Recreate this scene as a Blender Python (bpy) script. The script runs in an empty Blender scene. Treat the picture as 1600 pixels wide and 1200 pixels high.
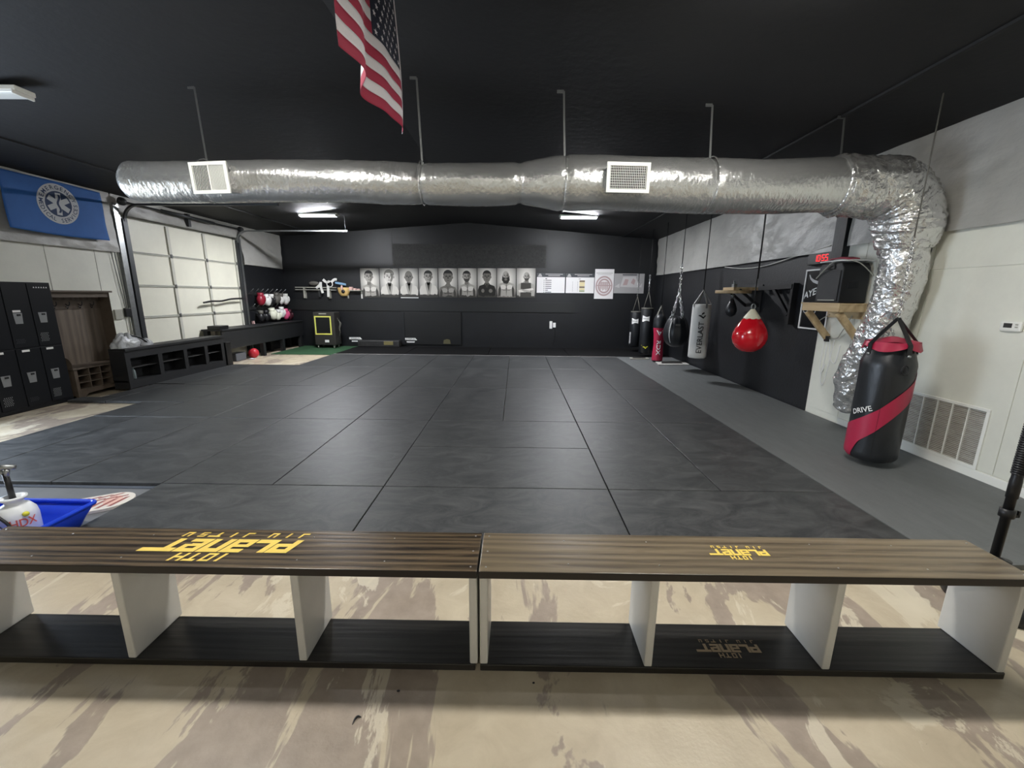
import bpy, bmesh, math, random
from mathutils import Vector, Matrix, noise as mnoise
R = math.radians; PI = math.pi
rng = random.Random(7)
scene = bpy.context.scene
COL = scene.collection

# ------------------------------------------------------------------ camera
F_PX, PITCH, ROLL, YAW, CAM_Z = 646.72, 0.2118, 0.010326, -0.0074525, 1.72
cyw, syw, cp, sp = math.cos(YAW), math.sin(YAW), math.cos(PITCH), math.sin(PITCH)
fw = Vector((syw*cp, cyw*cp, -sp)); rt = Vector((cyw, -syw, 0)); up = rt.cross(fw)
r2 = math.cos(ROLL)*rt + math.sin(ROLL)*up; u2 = -math.sin(ROLL)*rt + math.cos(ROLL)*up
cam_d = bpy.data.cameras.new('camera'); cam = bpy.data.objects.new('camera', cam_d); COL.objects.link(cam)
cam.matrix_world = Matrix(((r2.x, u2.x, -fw.x, 0), (r2.y, u2.y, -fw.y, 0), (r2.z, u2.z, -fw.z, CAM_Z), (0, 0, 0, 1)))
cam_d.sensor_fit = 'HORIZONTAL'; cam_d.sensor_width = 36.0; cam_d.lens = F_PX/1600*36.0
cam_d.clip_start = 0.05; cam_d.clip_end = 200
scene.camera = cam

# ------------------------------------------------------------------ world: overcast daylight that enters by the open doorway
w = bpy.data.worlds.new('world'); scene.world = w; w.use_nodes = True
bg = w.node_tree.nodes['Background']; bg.inputs[0].default_value = (0.72, 0.84, 1.0, 1); bg.inputs[1].default_value = 8.0
LAMP_STRENGTH = 80.0
FILL_LAMP_STRENGTH = 34.0
BACK_LAMP_STRENGTH = 230.0
vs = scene.view_settings
vs.view_transform = 'Standard'; vs.look = 'None'; vs.gamma = 1.0; vs.use_curve_mapping = False; vs.exposure = 1.1
# daylight portal in the doorway of the left wall (guides sampling only)
pl = bpy.data.lights.new('doorway_portal', 'AREA'); pl.shape = 'RECTANGLE'; pl.size = 2.35; pl.size_y = 2.3
pl.cycles.is_portal = True
po = bpy.data.objects.new('doorway_portal', pl); COL.objects.link(po)
po.location = (-7.6, 3.75, 1.15); po.rotation_euler = (0, R(-90), 0)

# ------------------------------------------------------------------ materials
MATS = {}
def lin(c):
    return tuple(((v/255)/12.92 if v/255 <= .04045 else ((v/255+.055)/1.055)**2.4) for v in c)
def mat(name, col, rough=.6, metal=0., spec=.5, noise=0., nscale=8., bump=0., bscale=60., emit=0., trans=0., coat=0., stretch=(1, 1, 1), col2=None, alpha=1.):
    if name in MATS: return MATS[name]
    m = bpy.data.materials.new(name); m.use_nodes = True; nt = m.node_tree; N = nt.nodes; L = nt.links
    b = N['Principled BSDF']; c = (*lin(col), 1)
    b.inputs['Base Color'].default_value = c; b.inputs['Roughness'].default_value = rough; b.inputs['Metallic'].default_value = metal
    b.inputs['Specular IOR Level'].default_value = spec; b.inputs['Coat Weight'].default_value = coat
    b.inputs['Transmission Weight'].default_value = trans; b.inputs['Alpha'].default_value = alpha
    if emit:
        b.inputs['Emission Color'].default_value = c; b.inputs['Emission Strength'].default_value = emit
    if noise or bump:
        tc = N.new('ShaderNodeTexCoord'); mp = N.new('ShaderNodeMapping'); mp.inputs['Scale'].default_value = stretch
        L.new(tc.outputs['Object'], mp.inputs[0])
    if noise:
        n = N.new('ShaderNodeTexNoise'); n.inputs['Scale'].default_value = nscale; n.inputs['Detail'].default_value = 6; n.inputs['Roughness'].default_value = .65
        L.new(mp.outputs[0], n.inputs['Vector'])
        r = N.new('ShaderNodeValToRGB'); cc = lin(col2) if col2 else tuple(v*(1-noise) for v in c[:3])
        r.color_ramp.elements[0].position = .32; r.color_ramp.elements[1].position = .68
        r.color_ramp.elements[0].color = (*cc, 1); r.color_ramp.elements[1].color = c if col2 else (*[min(1, v*(1+noise*.5)) for v in c[:3]], 1)
        L.new(n.outputs['Fac'], r.inputs[0]); L.new(r.outputs[0], b.inputs['Base Color'])
    if bump:
        n2 = N.new('ShaderNodeTexNoise'); n2.inputs['Scale'].default_value = bscale; n2.inputs['Detail'].default_value = 4
        L.new(mp.outputs[0], n2.inputs['Vector'])
        bp = N.new('ShaderNodeBump'); bp.inputs['Strength'].default_value = bump; bp.inputs['Distance'].default_value = .02
        L.new(n2.outputs['Fac'], bp.inputs['Height']); L.new(bp.outputs[0], b.inputs['Normal'])
    MATS[name] = m; return m

def mat_concrete():
    m = bpy.data.materials.new('stained_concrete'); m.use_nodes = True; nt = m.node_tree; N = nt.nodes; L = nt.links; b = N['Principled BSDF']
    tc = N.new('ShaderNodeTexCoord')
    def noise(scale, detail, mapping=(1, 1, 1), rot=0, dist=0.):
        mp = N.new('ShaderNodeMapping'); mp.inputs['Scale'].default_value = mapping; mp.inputs['Rotation'].default_value = (0, 0, rot)
        L.new(tc.outputs['Object'], mp.inputs[0]); n = N.new('ShaderNodeTexNoise'); n.inputs['Scale'].default_value = scale
        n.inputs['Detail'].default_value = detail; n.inputs['Roughness'].default_value = .62; n.inputs['Distortion'].default_value = dist
        L.new(mp.outputs[0], n.inputs['Vector']); return n.outputs['Fac']
    def ramp(f, p0, c0, p1, c1):
        r = N.new('ShaderNodeValToRGB'); e = r.color_ramp.elements; e[0].position = p0; e[1].position = p1
        e[0].color = (*c0, 1); e[1].color = (*c1, 1); L.new(f, r.inputs[0]); return r.outputs[0]
    def mix(f, a, c):
        x = N.new('ShaderNodeMix'); x.data_type = 'RGBA'; L.new(f, x.inputs['Factor']); L.new(a, x.inputs['A']); L.new(c, x.inputs['B']); return x.outputs['Result']
    base = ramp(noise(5, 8, dist=.6), .3, lin((176, 163, 140)), .7, lin((196, 184, 160)))
    brown = ramp(noise(9, 6), .3, lin((142, 129, 116)), .7, lin((162, 148, 133)))
    k = ramp(noise(1.25, 6, (1.7, .55, 1), R(14), .55), .53, (0, 0, 0), .545, (1, 1, 1))
    col = mix(k, base, brown)
    pale = ramp(noise(3, 3), .3, lin((200, 190, 168)), .7, lin((210, 201, 180)))
    k2 = ramp(noise(2.1, 7, (1, .5, 1), R(-25), 1.1), .57, (0, 0, 0), .59, (.8, .8, .8))
    col = mix(k2, col, pale)
    dark = ramp(noise(30, 2), .4, lin((70, 62, 54)), .6, lin((84, 74, 62)))
    k3 = ramp(noise(13, 3, (1, 1, 1), .3, .3), .735, (0, 0, 0), .76, (.75, .75, .75))
    col = mix(k3, col, dark)
    L.new(col, b.inputs['Base Color'])
    rr = N.new('ShaderNodeMapRange'); L.new(noise(4, 4), rr.inputs[0]); rr.inputs[1].default_value = .35; rr.inputs[2].default_value = .65; rr.inputs[3].default_value = .3; rr.inputs[4].default_value = .522
    L.new(rr.outputs[0], b.inputs['Roughness'])
    bp = N.new('ShaderNodeBump'); bp.inputs['Strength'].default_value = .15; bp.inputs['Distance'].default_value = .01
    L.new(noise(45, 5), bp.inputs['Height']); L.new(bp.outputs[0], b.inputs['Normal'])
    MATS['concrete'] = m; return m

def mat_wood(name, dark, light, rough=.3, scale=1., knots=False, axis='X'):
    if name in MATS: return MATS[name]
    m = bpy.data.materials.new(name); m.use_nodes = True; nt = m.node_tree; N = nt.nodes; L = nt.links; b = N['Principled BSDF']
    tc = N.new('ShaderNodeTexCoord'); mp = N.new('ShaderNodeMapping')
    mp.inputs['Scale'].default_value = {'X': (1.3*scale, 24*scale, 24*scale), 'Y': (13*scale, 1.1*scale, 13*scale), 'Z': (13*scale, 13*scale, 1.1*scale)}[axis]
    L.new(tc.outputs['Object'], mp.inputs[0])
    n = N.new('ShaderNodeTexNoise'); n.inputs['Scale'].default_value = 1.3; n.inputs['Detail'].default_value = 8; n.inputs['Distortion'].default_value = 1.6; n.inputs['Roughness'].default_value = .6
    L.new(mp.outputs[0], n.inputs['Vector'])
    wv = N.new('ShaderNodeTexWave'); wv.wave_type = 'BANDS'; wv.bands_direction = 'Y' if axis != 'Y' else 'X'
    wv.inputs['Scale'].default_value = .33; wv.inputs['Distortion'].default_value = 9; wv.inputs['Detail'].default_value = 4; wv.inputs['Detail Scale'].default_value = 1.1
    L.new(mp.outputs[0], wv.inputs['Vector'])
    mx = N.new('ShaderNodeMath'); mx.operation = 'MULTIPLY_ADD'; mx.inputs[1].default_value = .25
    L.new(wv.outputs['Fac'], mx.inputs[0]); mh = N.new('ShaderNodeMath'); mh.operation = 'MULTIPLY'; mh.inputs[1].default_value = .75
    L.new(n.outputs['Fac'], mh.inputs[0]); L.new(mh.outputs[0], mx.inputs[2])
    r = N.new('ShaderNodeValToRGB'); e = r.color_ramp.elements; e[0].position = .3; e[1].position = .7
    e[0].color = (*lin(dark), 1); e[1].color = (*lin(light), 1)
    L.new(mx.outputs[0], r.inputs[0]); L.new(r.outputs[0], b.inputs['Base Color'])
    b.inputs['Roughness'].default_value = rough; b.inputs['Coat Weight'].default_value = .25 if rough < .4 else 0; b.inputs['Coat Roughness'].default_value = .2
    bp = N.new('ShaderNodeBump'); bp.inputs['Strength'].default_value = .12; bp.inputs['Distance'].default_value = .01
    L.new(mx.outputs[0], bp.inputs['Height']); L.new(bp.outputs[0], b.inputs['Normal'])
    MATS[name] = m; return m

def mat_foil(name, col, rough, bump, scale, stretch):
    m = bpy.data.materials.new(name); m.use_nodes = True; nt = m.node_tree; N = nt.nodes; L = nt.links; b = N['Principled BSDF']
    b.inputs['Base Color'].default_value = (*lin(col), 1); b.inputs['Metallic'].default_value = .78; b.inputs['Roughness'].default_value = rough
    tc = N.new('ShaderNodeTexCoord'); mp = N.new('ShaderNodeMapping'); mp.inputs['Scale'].default_value = stretch; L.new(tc.outputs['Object'], mp.inputs[0])
    n = N.new('ShaderNodeTexNoise'); n.inputs['Scale'].default_value = scale; n.inputs['Detail'].default_value = 3; n.inputs['Distortion'].default_value = .8
    v = N.new('ShaderNodeTexVoronoi'); v.inputs['Scale'].default_value = scale*1.3; v.feature = 'F1'
    L.new(mp.outputs[0], n.inputs['Vector']); L.new(mp.outputs[0], v.inputs['Vector'])
    a = N.new('ShaderNodeMath'); a.operation = 'MULTIPLY_ADD'; a.inputs[1].default_value = .5; L.new(v.outputs['Distance'], a.inputs[0]); L.new(n.outputs['Fac'], a.inputs[2])
    bp = N.new('ShaderNodeBump'); bp.inputs['Strength'].default_value = bump; bp.inputs['Distance'].default_value = .03
    L.new(a.outputs[0], bp.inputs['Height']); L.new(bp.outputs[0], b.inputs['Normal'])
    MATS[name] = m; return m

def mat_mat():
    m = bpy.data.materials.new('black_mat_vinyl'); m.use_nodes = True; nt = m.node_tree; N = nt.nodes; L = nt.links; b = N['Principled BSDF']
    tc = N.new('ShaderNodeTexCoord'); mp = N.new('ShaderNodeMapping'); mp.inputs['Scale'].default_value = (1, 1.6, 1); L.new(tc.outputs['Object'], mp.inputs[0])
    n = N.new('ShaderNodeTexNoise'); n.inputs['Scale'].default_value = 2.6; n.inputs['Detail'].default_value = 12; n.inputs['Roughness'].default_value = .76; n.inputs['Distortion'].default_value = 1.6
    L.new(mp.outputs[0], n.inputs['Vector'])
    r = N.new('ShaderNodeValToRGB'); e = r.color_ramp.elements; e[0].position = .4; e[1].position = .66
    e[0].color = (*lin((44, 46, 47)), 1); e[1].color = (*lin((78, 79, 79)), 1)
    L.new(n.outputs['Fac'], r.inputs[0]); L.new(r.outputs[0], b.inputs['Base Color'])
    rr = N.new('ShaderNodeMapRange'); L.new(n.outputs['Fac'], rr.inputs[0]); rr.inputs[3].default_value = .38; rr.inputs[4].default_value = .6
    L.new(rr.outputs[0], b.inputs['Roughness']); b.inputs['Specular IOR Level'].default_value = .5
    n2 = N.new('ShaderNodeTexNoise'); n2.inputs['Scale'].default_value = 220; L.new(tc.outputs['Object'], n2.inputs['Vector'])
    bp = N.new('ShaderNodeBump'); bp.inputs['Strength'].default_value = .12; bp.inputs['Distance'].default_value = .004
    L.new(n2.outputs['Fac'], bp.inputs['Height']); L.new(bp.outputs[0], b.inputs['Normal'])
    MATS['mat'] = m; return m

def mat_portrait():
    m = bpy.data.materials.new('portrait_backdrop_print'); m.use_nodes = True; nt = m.node_tree; N = nt.nodes; L = nt.links; b = N['Principled BSDF']
    tc = N.new('ShaderNodeTexCoord'); mp = N.new('ShaderNodeMapping'); mp.inputs['Location'].default_value = (0, 0, -.12); mp.inputs['Scale'].default_value = (2.3, 1, 1.55)
    g = N.new('ShaderNodeTexGradient'); g.gradient_type = 'SPHERICAL'; L.new(tc.outputs['Object'], mp.inputs[0]); L.new(mp.outputs[0], g.inputs[0])
    r = N.new('ShaderNodeValToRGB'); e = r.color_ramp.elements; e[0].position = .0; e[1].position = .75
    e[0].color = (*lin((58, 56, 53)), 1); e[1].color = (*lin((222, 219, 212)), 1); L.new(g.outputs['Fac'], r.inputs[0]); L.new(r.outputs[0], b.inputs['Base Color'])
    b.inputs['Roughness'].default_value = .35; MATS['portrait'] = m; return m

M_CONC = mat_concrete(); M_MAT = mat_mat(); M_PORT = mat_portrait()
M_MATB = mat('dark_mat_vinyl', (20, 20, 21), .8, spec=.15, bump=.1, bscale=200)
M_GREY = mat('grey_mat', (98, 101, 101), .6, noise=.12, nscale=14, bump=.25, bscale=180, stretch=(1, .25, 1))
M_BLKW = mat('black_wall_paint', (19, 21, 25), .5, noise=.3, nscale=2.2, bump=.12, bscale=30)
M_CEIL = mat('black_ceiling_vinyl', (22, 23, 26), .7, bump=.15, bscale=12)
M_WHTW = mat('white_wall_paint', (226, 226, 214), .5, noise=.07, nscale=1.6, bump=.05, bscale=20)
M_INSUL = mat('vinyl_insulation_facing', (168, 167, 162), .42, noise=.08, nscale=3, bump=.6, bscale=7, stretch=(1, 1, 1.6))
M_BLACK = mat('black_paint', (22, 22, 24), .42)
M_BLKMETAL = mat('black_locker_metal', (16, 18, 22), .4, spec=.3)
M_BLKWOOD = mat('black_painted_wood', (30, 31, 33), .55, bump=.1, bscale=40, stretch=(6, 1, 6))
M_STEEL = mat('galvanized_steel', (165, 168, 168), .35, metal=.9, noise=.15, nscale=30)
M_DSTEEL = mat('dark_track_steel', (70, 72, 74), .45, metal=.6)
M_CHROME = mat('chrome_chain', (200, 200, 200), .22, metal=1.)
M_FOIL = mat_foil('duct_foil', (215, 216, 214), .27, .22, 16, (1.6, 1, 1))
M_FOIL2 = mat_foil('crinkled_duct_foil', (222, 222, 220), .2, .7, 14, (1, 1, 1))
M_WHITE = mat('white_enamel', (235, 235, 228), .4)
M_OFFW = mat('grey_white_gloss_paint', (204, 202, 196), .35, noise=.05, nscale=5)
M_DOOR = mat('cream_door_panel', (226, 224, 208), .45, noise=.05, nscale=2)
M_RAIL = mat('door_rail_grey', (170, 169, 158), .45, noise=.1, nscale=12)
M_DRAIL = mat('pale_door_stile', (196, 195, 184), .45, noise=.06, nscale=12)
M_BOARD1 = mat_wood('dark_stained_board', (28, 22, 17), (104, 88, 67), .28)
M_BOARD2 = mat_wood('weathered_stained_board', (80, 69, 54), (122, 109, 87), .32, scale=.8)
M_SHELFB = mat_wood('black_stained_shelf', (12, 12, 11), (34, 32, 29), .3)
M_EDGE = mat('dark_board_edge', (26, 19, 14), .35)
M_GOLD = mat('yellow_logo_paint', (236, 205, 92), .5, noise=.1, nscale=10)
M_BEIGE = mat('faded_logo_paint', (150, 132, 104), .6)
M_HALL = mat_wood('grey_brown_veneer', (86, 75, 64), (112, 100, 87), .6, scale=.7, axis='Z')
M_HALLD = mat('veneer_edge', (92, 80, 68), .6, noise=.15, nscale=10)
M_PINE = mat_wood('raw_pine', (176, 150, 112), (208, 186, 146), .6, scale=.6, axis='Y')
M_RED = mat('glossy_red_vinyl', (205, 22, 36), .16, coat=.6)
M_MAGENTA = mat('crimson_vinyl', (168, 34, 66), .42, bump=.1, bscale=12)
M_BAGBLK = mat('black_vinyl_bag', (32, 34, 37), .36, bump=.22, bscale=9, stretch=(1, 1, .5))
M_BAGWHT = mat('white_canvas_bag', (206, 206, 202), .6, bump=.25, bscale=14, stretch=(1, 1, .3))
M_CREAM = mat('cream_vinyl', (225, 221, 196), .45)
M_LABEL = mat('white_print', (232, 232, 230), .5)
M_INK = mat('black_print', (18, 18, 18), .5)
M_YEL = mat('yellow_trim', (222, 220, 110), .4)
M_YELD = mat('yellow_print', (214, 210, 60), .5)
M_COOL = mat('charcoal_plastic', (50, 48, 46), .5)
M_GRILL = mat('black_grille', (14, 15, 17), .5)
M_TURF = mat('green_turf', (44, 84, 52), .9, noise=.3, nscale=60, bump=.5, bscale=300)
M_BLUE = mat('blue_plastic', (18, 62, 205), .35)
M_TANK = mat('translucent_white_plastic', (222, 226, 228), .35, spec=.5)
M_ORANGE = mat('orange_print', (226, 108, 84), .5)
M_FLAGR = mat('flag_red', (158, 40, 66), .7, bump=.1, bscale=80)
M_FLAGW = mat('flag_white', (214, 210, 212), .7, bump=.1, bscale=80)
M_FLAGB = mat('flag_blue', (28, 32, 50), .7, bump=.1, bscale=80)
M_EMSB = mat('ems_flag_blue', (40, 98, 170), .7, noise=.08, nscale=5)
M_EMSW = mat('ems_emblem_white', (196, 200, 204), .7)
M_EMSD = mat('ems_emblem_navy', (44, 62, 96), .7)
M_PLASTIC = mat('clear_plastic_film', (215, 218, 220), .25, trans=.35, bump=.6, bscale=25, alpha=.85)
M_LENS = mat('lamp_lens_lit', (255, 252, 246), .4, emit=LAMP_STRENGTH)
M_LENSB = mat('lamp_lens_lit_rear', (248, 250, 255), .4, emit=BACK_LAMP_STRENGTH)
M_LENSF = mat('lamp_lens_lit_front', (255, 250, 242), .4, emit=FILL_LAMP_STRENGTH)
M_LENSOFF = mat('lamp_lens_unlit', (205, 206, 202), .4)
M_LED = mat('red_led', (255, 16, 24), .4, emit=.9)
M_PAPER = mat('poster_paper', (222, 220, 220), .5)
M_PAPERG = mat('grey_poster_paper', (160, 158, 158), .5)
M_PRINTG = mat('poster_grey_print', (150, 146, 146), .5)
M_PRINTP = mat('poster_rose_print', (172, 150, 150), .5)
M_PRINTD = mat('poster_dark_print', (56, 58, 64), .5)
M_TAN = mat('chart_tan', (214, 200, 150), .5); M_CHG = mat('chart_green', (150, 160, 130), .5); M_CHB = mat('chart_brown', (120, 104, 80), .5)
GREY = {k: mat('portrait_tone_%s' % n, c, .4) for k, n, c in (('k', 'black', (24, 23, 22)), ('d', 'dark', (58, 56, 52)), ('m', 'middle', (112, 109, 103)), ('l', 'light', (160, 157, 150)), ('w', 'pale', (206, 203, 196)))}
M_SKIRT = mat('red_leather', (136, 28, 46), .35); M_GLOVEW = mat('white_leather', (222, 222, 218), .4); M_GLOVEK = mat('black_leather', (26, 26, 28), .35)
M_GLOVEG = mat('grey_leather', (92, 90, 84), .5); M_PINK = mat('pink_leather', (214, 84, 128), .4); M_CREAMG = mat('ivory_leather', (222, 224, 204), .45); M_WINE = mat('wine_leather', (64, 18, 30), .45)
M_TAN2 = mat('tan_leather', (208, 176, 112), .5); M_SKYB = mat('pale_blue_plastic', (128, 166, 200), .5); M_ROSE = mat('rose_foam', (214, 176, 170), .6)

# ------------------------------------------------------------------ geometry helpers
ORG = {}
def frame(o, xd, yd):
    return lambda u, v, n=0.: Vector(o) + Vector(xd)*u + Vector(yd)*v + Vector(xd).cross(Vector(yd))*n
class MB:
    def __init__(s): s.v = []; s.f = []; s.m = []; s.sm = []
    def add(s, vs_, fs, mi=0, smooth=False):
        b = len(s.v); s.v += [Vector(p) for p in vs_]
        for f in fs: s.f.append([b+i for i in f]); s.m.append(mi); s.sm.append(smooth)
        return s
    def box(s, x0, y0, z0, x1, y1, z1, mi=0):
        return s.add([(x0, y0, z0), (x1, y0, z0), (x1, y1, z0), (x0, y1, z0), (x0, y0, z1), (x1, y0, z1), (x1, y1, z1), (x0, y1, z1)],
                     [(3, 2, 1, 0), (4, 5, 6, 7), (0, 1, 5, 4), (1, 2, 6, 5), (2, 3, 7, 6), (3, 0, 4, 7)], mi)
    def obox(s, fr, u0, v0, n0, u1, v1, n1, mi=0):   # box in a local frame
        P = [fr(u, v, n) for n in (n0, n1) for u, v in ((u0, v0), (u1, v0), (u1, v1), (u0, v1))]
        return s.add(P, [(3, 2, 1, 0), (4, 5, 6, 7), (0, 1, 5, 4), (1, 2, 6, 5), (2, 3, 7, 6), (3, 0, 4, 7)], mi)
    def bar(s, a, b, wd, th, upv=(0, 0, 1), mi=0):
        a, b = Vector(a), Vector(b); d = (b-a).normalized(); x = d.cross(Vector(upv))
        if x.length < 1e-4: x = d.cross(Vector((1, 0, 0)))
        x.normalize(); y = x.cross(d)
        P = [p + x*sx*wd/2 + y*sy*th/2 for p in (a, b) for sx, sy in ((-1, -1), (1, -1), (1, 1), (-1, 1))]
        return s.add(P, [(3, 2, 1, 0), (4, 5, 6, 7), (0, 1, 5, 4), (1, 2, 6, 5), (2, 3, 7, 6), (3, 0, 4, 7)], mi)
    def tube(s, path, r, n=10, mi=0, cap=True, closed=False, disp=None):
        P = [Vector(p) for p in path]; k = len(P); rs = r if isinstance(r, (list, tuple)) else [r]*k
        ref = None; V = []
        for i in range(k):
            if closed: d = P[(i+1) % k]-P[i-1]
            else: d = P[min(i+1, k-1)]-P[max(i-1, 0)]
            d.normalize()
            if ref is None: ref = Vector((0, 0, 1)) if abs(d.z) < .9 else Vector((1, 0, 0))
            x = (ref-d*ref.dot(d)).normalized(); y = d.cross(x); ref = x
            for j in range(n):
                a = 2*PI*j/n; q = x*math.cos(a)+y*math.sin(a); rr = rs[i]
                if disp: rr += disp(P[i], q, i)
                V.append(P[i]+q*rr)
        F = []
        for i in range(k if closed else k-1):
            i2 = (i+1) % k
            for j in range(n): F.append((i*n+j, i*n+(j+1) % n, i2*n+(j+1) % n, i2*n+j))
        if cap and not closed: F.append(tuple(reversed(range(n)))); F.append(tuple((k-1)*n+j for j in range(n)))
        return s.add(V, F, mi, True)
    def lathe(s, prof, c=(0, 0, 0), n=32, mi=0, disp=None):     # prof: (radius, z)
        c = Vector(c); V = []; F = []
        for r, z in prof:
            for j in range(n):
                a = 2*PI*j/n; rr = r + (disp(a, z) if disp else 0); V.append(c+Vector((rr*math.cos(a), rr*math.sin(a), z)))
        k = len(prof)
        for i in range(k-1):
            for j in range(n): F.append((i*n+j, i*n+(j+1) % n, (i+1)*n+(j+1) % n, (i+1)*n+j))
        if prof[0][0] > 1e-4: F.append(tuple(reversed(range(n))))
        if prof[-1][0] > 1e-4: F.append(tuple((k-1)*n+j for j in range(n)))
        return s.add(V, F, mi, True)
    def ell(s, c, rx, ry, rz, n=14, k=9, mi=0, rot=None):
        c = Vector(c); V = []; F = []
        for i in range(k+1):
            t = PI*i/k
            for j in range(n):
                a = 2*PI*j/n; p = Vector((rx*math.sin(t)*math.cos(a), ry*math.sin(t)*math.sin(a), -rz*math.cos(t)))
                if rot: p = rot @ p
                V.append(c+p)
        for i in range(k):
            for j in range(n): F.append((i*n+j, i*n+(j+1) % n, (i+1)*n+(j+1) % n, (i+1)*n+j))
        return s.add(V, F, mi, True)
    def poly(s, fr, pts, n=0., th=0., mi=0):               # 2-D polygon in a frame, optionally extruded
        k = len(pts); A = [fr(u, v, n) for u, v in pts]
        if th <= 0: return s.add(A, [tuple(range(k))], mi)
        B = [fr(u, v, n-th) for u, v in pts]
        return s.add(A+B, [tuple(range(k)), tuple(reversed(range(k, 2*k)))]+[(i, k+i, k+(i+1) % k, (i+1) % k) for i in range(k)], mi)
    def grid(s, fn, nu, nv, mi=0, smooth=True):
        V = [fn(i/nu, j/nv) for j in range(nv+1) for i in range(nu+1)]
        F = [(j*(nu+1)+i, j*(nu+1)+i+1, (j+1)*(nu+1)+i+1, (j+1)*(nu+1)+i) for j in range(nv) for i in range(nu)]
        return s.add(V, F, mi, smooth)
    def text(s, txt, fr, height, u=0., v=0., align='C', n=0.001, mi=0, width=None, shear=0., mapf=None, bold=0.0):
        V, F = text2d(txt, bold)
        if not V: return s
        x0 = min(p[0] for p in V); x1 = max(p[0] for p in V); y0 = min(p[1] for p in V); y1 = max(p[1] for p in V)
        ky = height/(y1-y0); kx = width/(x1-x0) if width else ky
        off = {'C': -(x1-x0)/2*kx, 'L': 0, 'R': -(x1-x0)*kx}[align]
        out = []
        for px, py in V:
            uu = (px-x0)*kx+off; vv = (py-y0)*ky-height/2
            uu, vv = uu+shear*vv+u, vv+v
            out.append(mapf(uu, vv) if mapf else fr(uu, vv, n))
        return s.add(out, F, mi)
    def build(s, name, mats, parent=None, bevel=0., kind=None, solid=0., label=None):
        me = bpy.data.meshes.new(name); off = ORG.get(parent.name, Vector((0, 0, 0))) if parent else Vector((0, 0, 0))
        me.from_pydata([tuple(p-off) for p in s.v], [], s.f)
        for m in (mats if isinstance(mats, (list, tuple)) else [mats]): me.materials.append(m)
        me.polygons.foreach_set('material_index', s.m); me.polygons.foreach_set('use_smooth', s.sm); me.update()
        o = bpy.data.objects.new(name, me); COL.objects.link(o)
        if parent: o.parent = parent; ORG[o.name] = off
        if bevel:
            b = o.modifiers.new('bevel', 'BEVEL'); b.width = bevel; b.segments = 2; b.limit_method = 'ANGLE'
        if solid:
            b = o.modifiers.new('thickness', 'SOLIDIFY'); b.thickness = solid; b.offset = 0
        if kind: o['kind'] = kind
        if label: o['label'] = label
        return o
_TXT = {}
def text2d(t, bold=0.0):
    if (t, bold) in _TXT: return _TXT[(t, bold)]
    c = bpy.data.curves.new('t', 'FONT'); c.body = t; c.size = 1; c.offset = bold; c.resolution_u = 3
    o = bpy.data.objects.new('t', c); me = bpy.data.meshes.new_from_object(o)
    r = ([(v.co.x, v.co.y) for v in me.vertices], [tuple(p.vertices) for p in me.polygons])
    bpy.data.objects.remove(o); bpy.data.curves.remove(c); bpy.data.meshes.remove(me)
    _TXT[(t, bold)] = r; return r
def tag(o, label, cat, group=None):
    o['label'] = label; o['category'] = cat
    if group: o['group'] = group
    return o
def thing(name, loc, label, cat, group=None):
    o = bpy.data.objects.new(name, None); COL.objects.link(o); o.location = loc; o.empty_display_size = .1
    ORG[o.name] = Vector(loc); return tag(o, label, cat, group)
def inst(name, me, parent, loc, rot=None, mats=None):       # another object on the same mesh data, placed in world coordinates
    o = bpy.data.objects.new(name, me); COL.objects.link(o)
    off = ORG.get(parent.name, Vector((0, 0, 0))) if parent else Vector((0, 0, 0))
    o.location = Vector(loc)-off
    if rot: o.rotation_euler = rot
    if parent: o.parent = parent
    return o
def struct(o): o['kind'] = 'structure'; return o
def nz(x, y, z): return mnoise.noise(Vector((x, y, z)))
def arc(c, r, a0, a1, n): return [(c[0]+r*math.cos(a0+(a1-a0)*i/n), c[1]+r*math.sin(a0+(a1-a0)*i/n)) for i in range(n+1)]
def ellp(cx, cy, rx, ry, n=20, a0=0, a1=2*PI):
    full = abs(a1-a0-2*PI) < 1e-6; k = n if full else n+1
    return [(cx+rx*math.cos(a0+(a1-a0)*i/n), cy+ry*math.sin(a0+(a1-a0)*i/n)) for i in range(k)]
def smooth_path(P, n=8):
    P = [Vector(p) for p in P]; out = []
    for i in range(len(P)-1):
        p0 = P[max(i-1, 0)]; p1 = P[i]; p2 = P[i+1]; p3 = P[min(i+2, len(P)-1)]
        for k in range(n):
            t = k/n
            out.append(.5*((2*p1)+(p2-p0)*t+(2*p0-5*p1+4*p2-p3)*t*t+(3*p1-p0-3*p2+p3)*t**3))
    out.append(P[-1]); return out

XL, XR, YB, YF = -7.45, 4.45, 13.6, -3.6
EAVE, RIDGE, XRIDGE = 3.45, 3.90, -1.5
def ceil_z(x): return RIDGE-(RIDGE-EAVE)*abs(x-XRIDGE)/(5.95)

# ================================================================== SETTING
floor = struct(MB().box(XL-.2, YF-.2, -.12, XR+.2, YB+.2, 0).build('floor', M_CONC))
floor['label'] = 'stained beige concrete floor'
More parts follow.
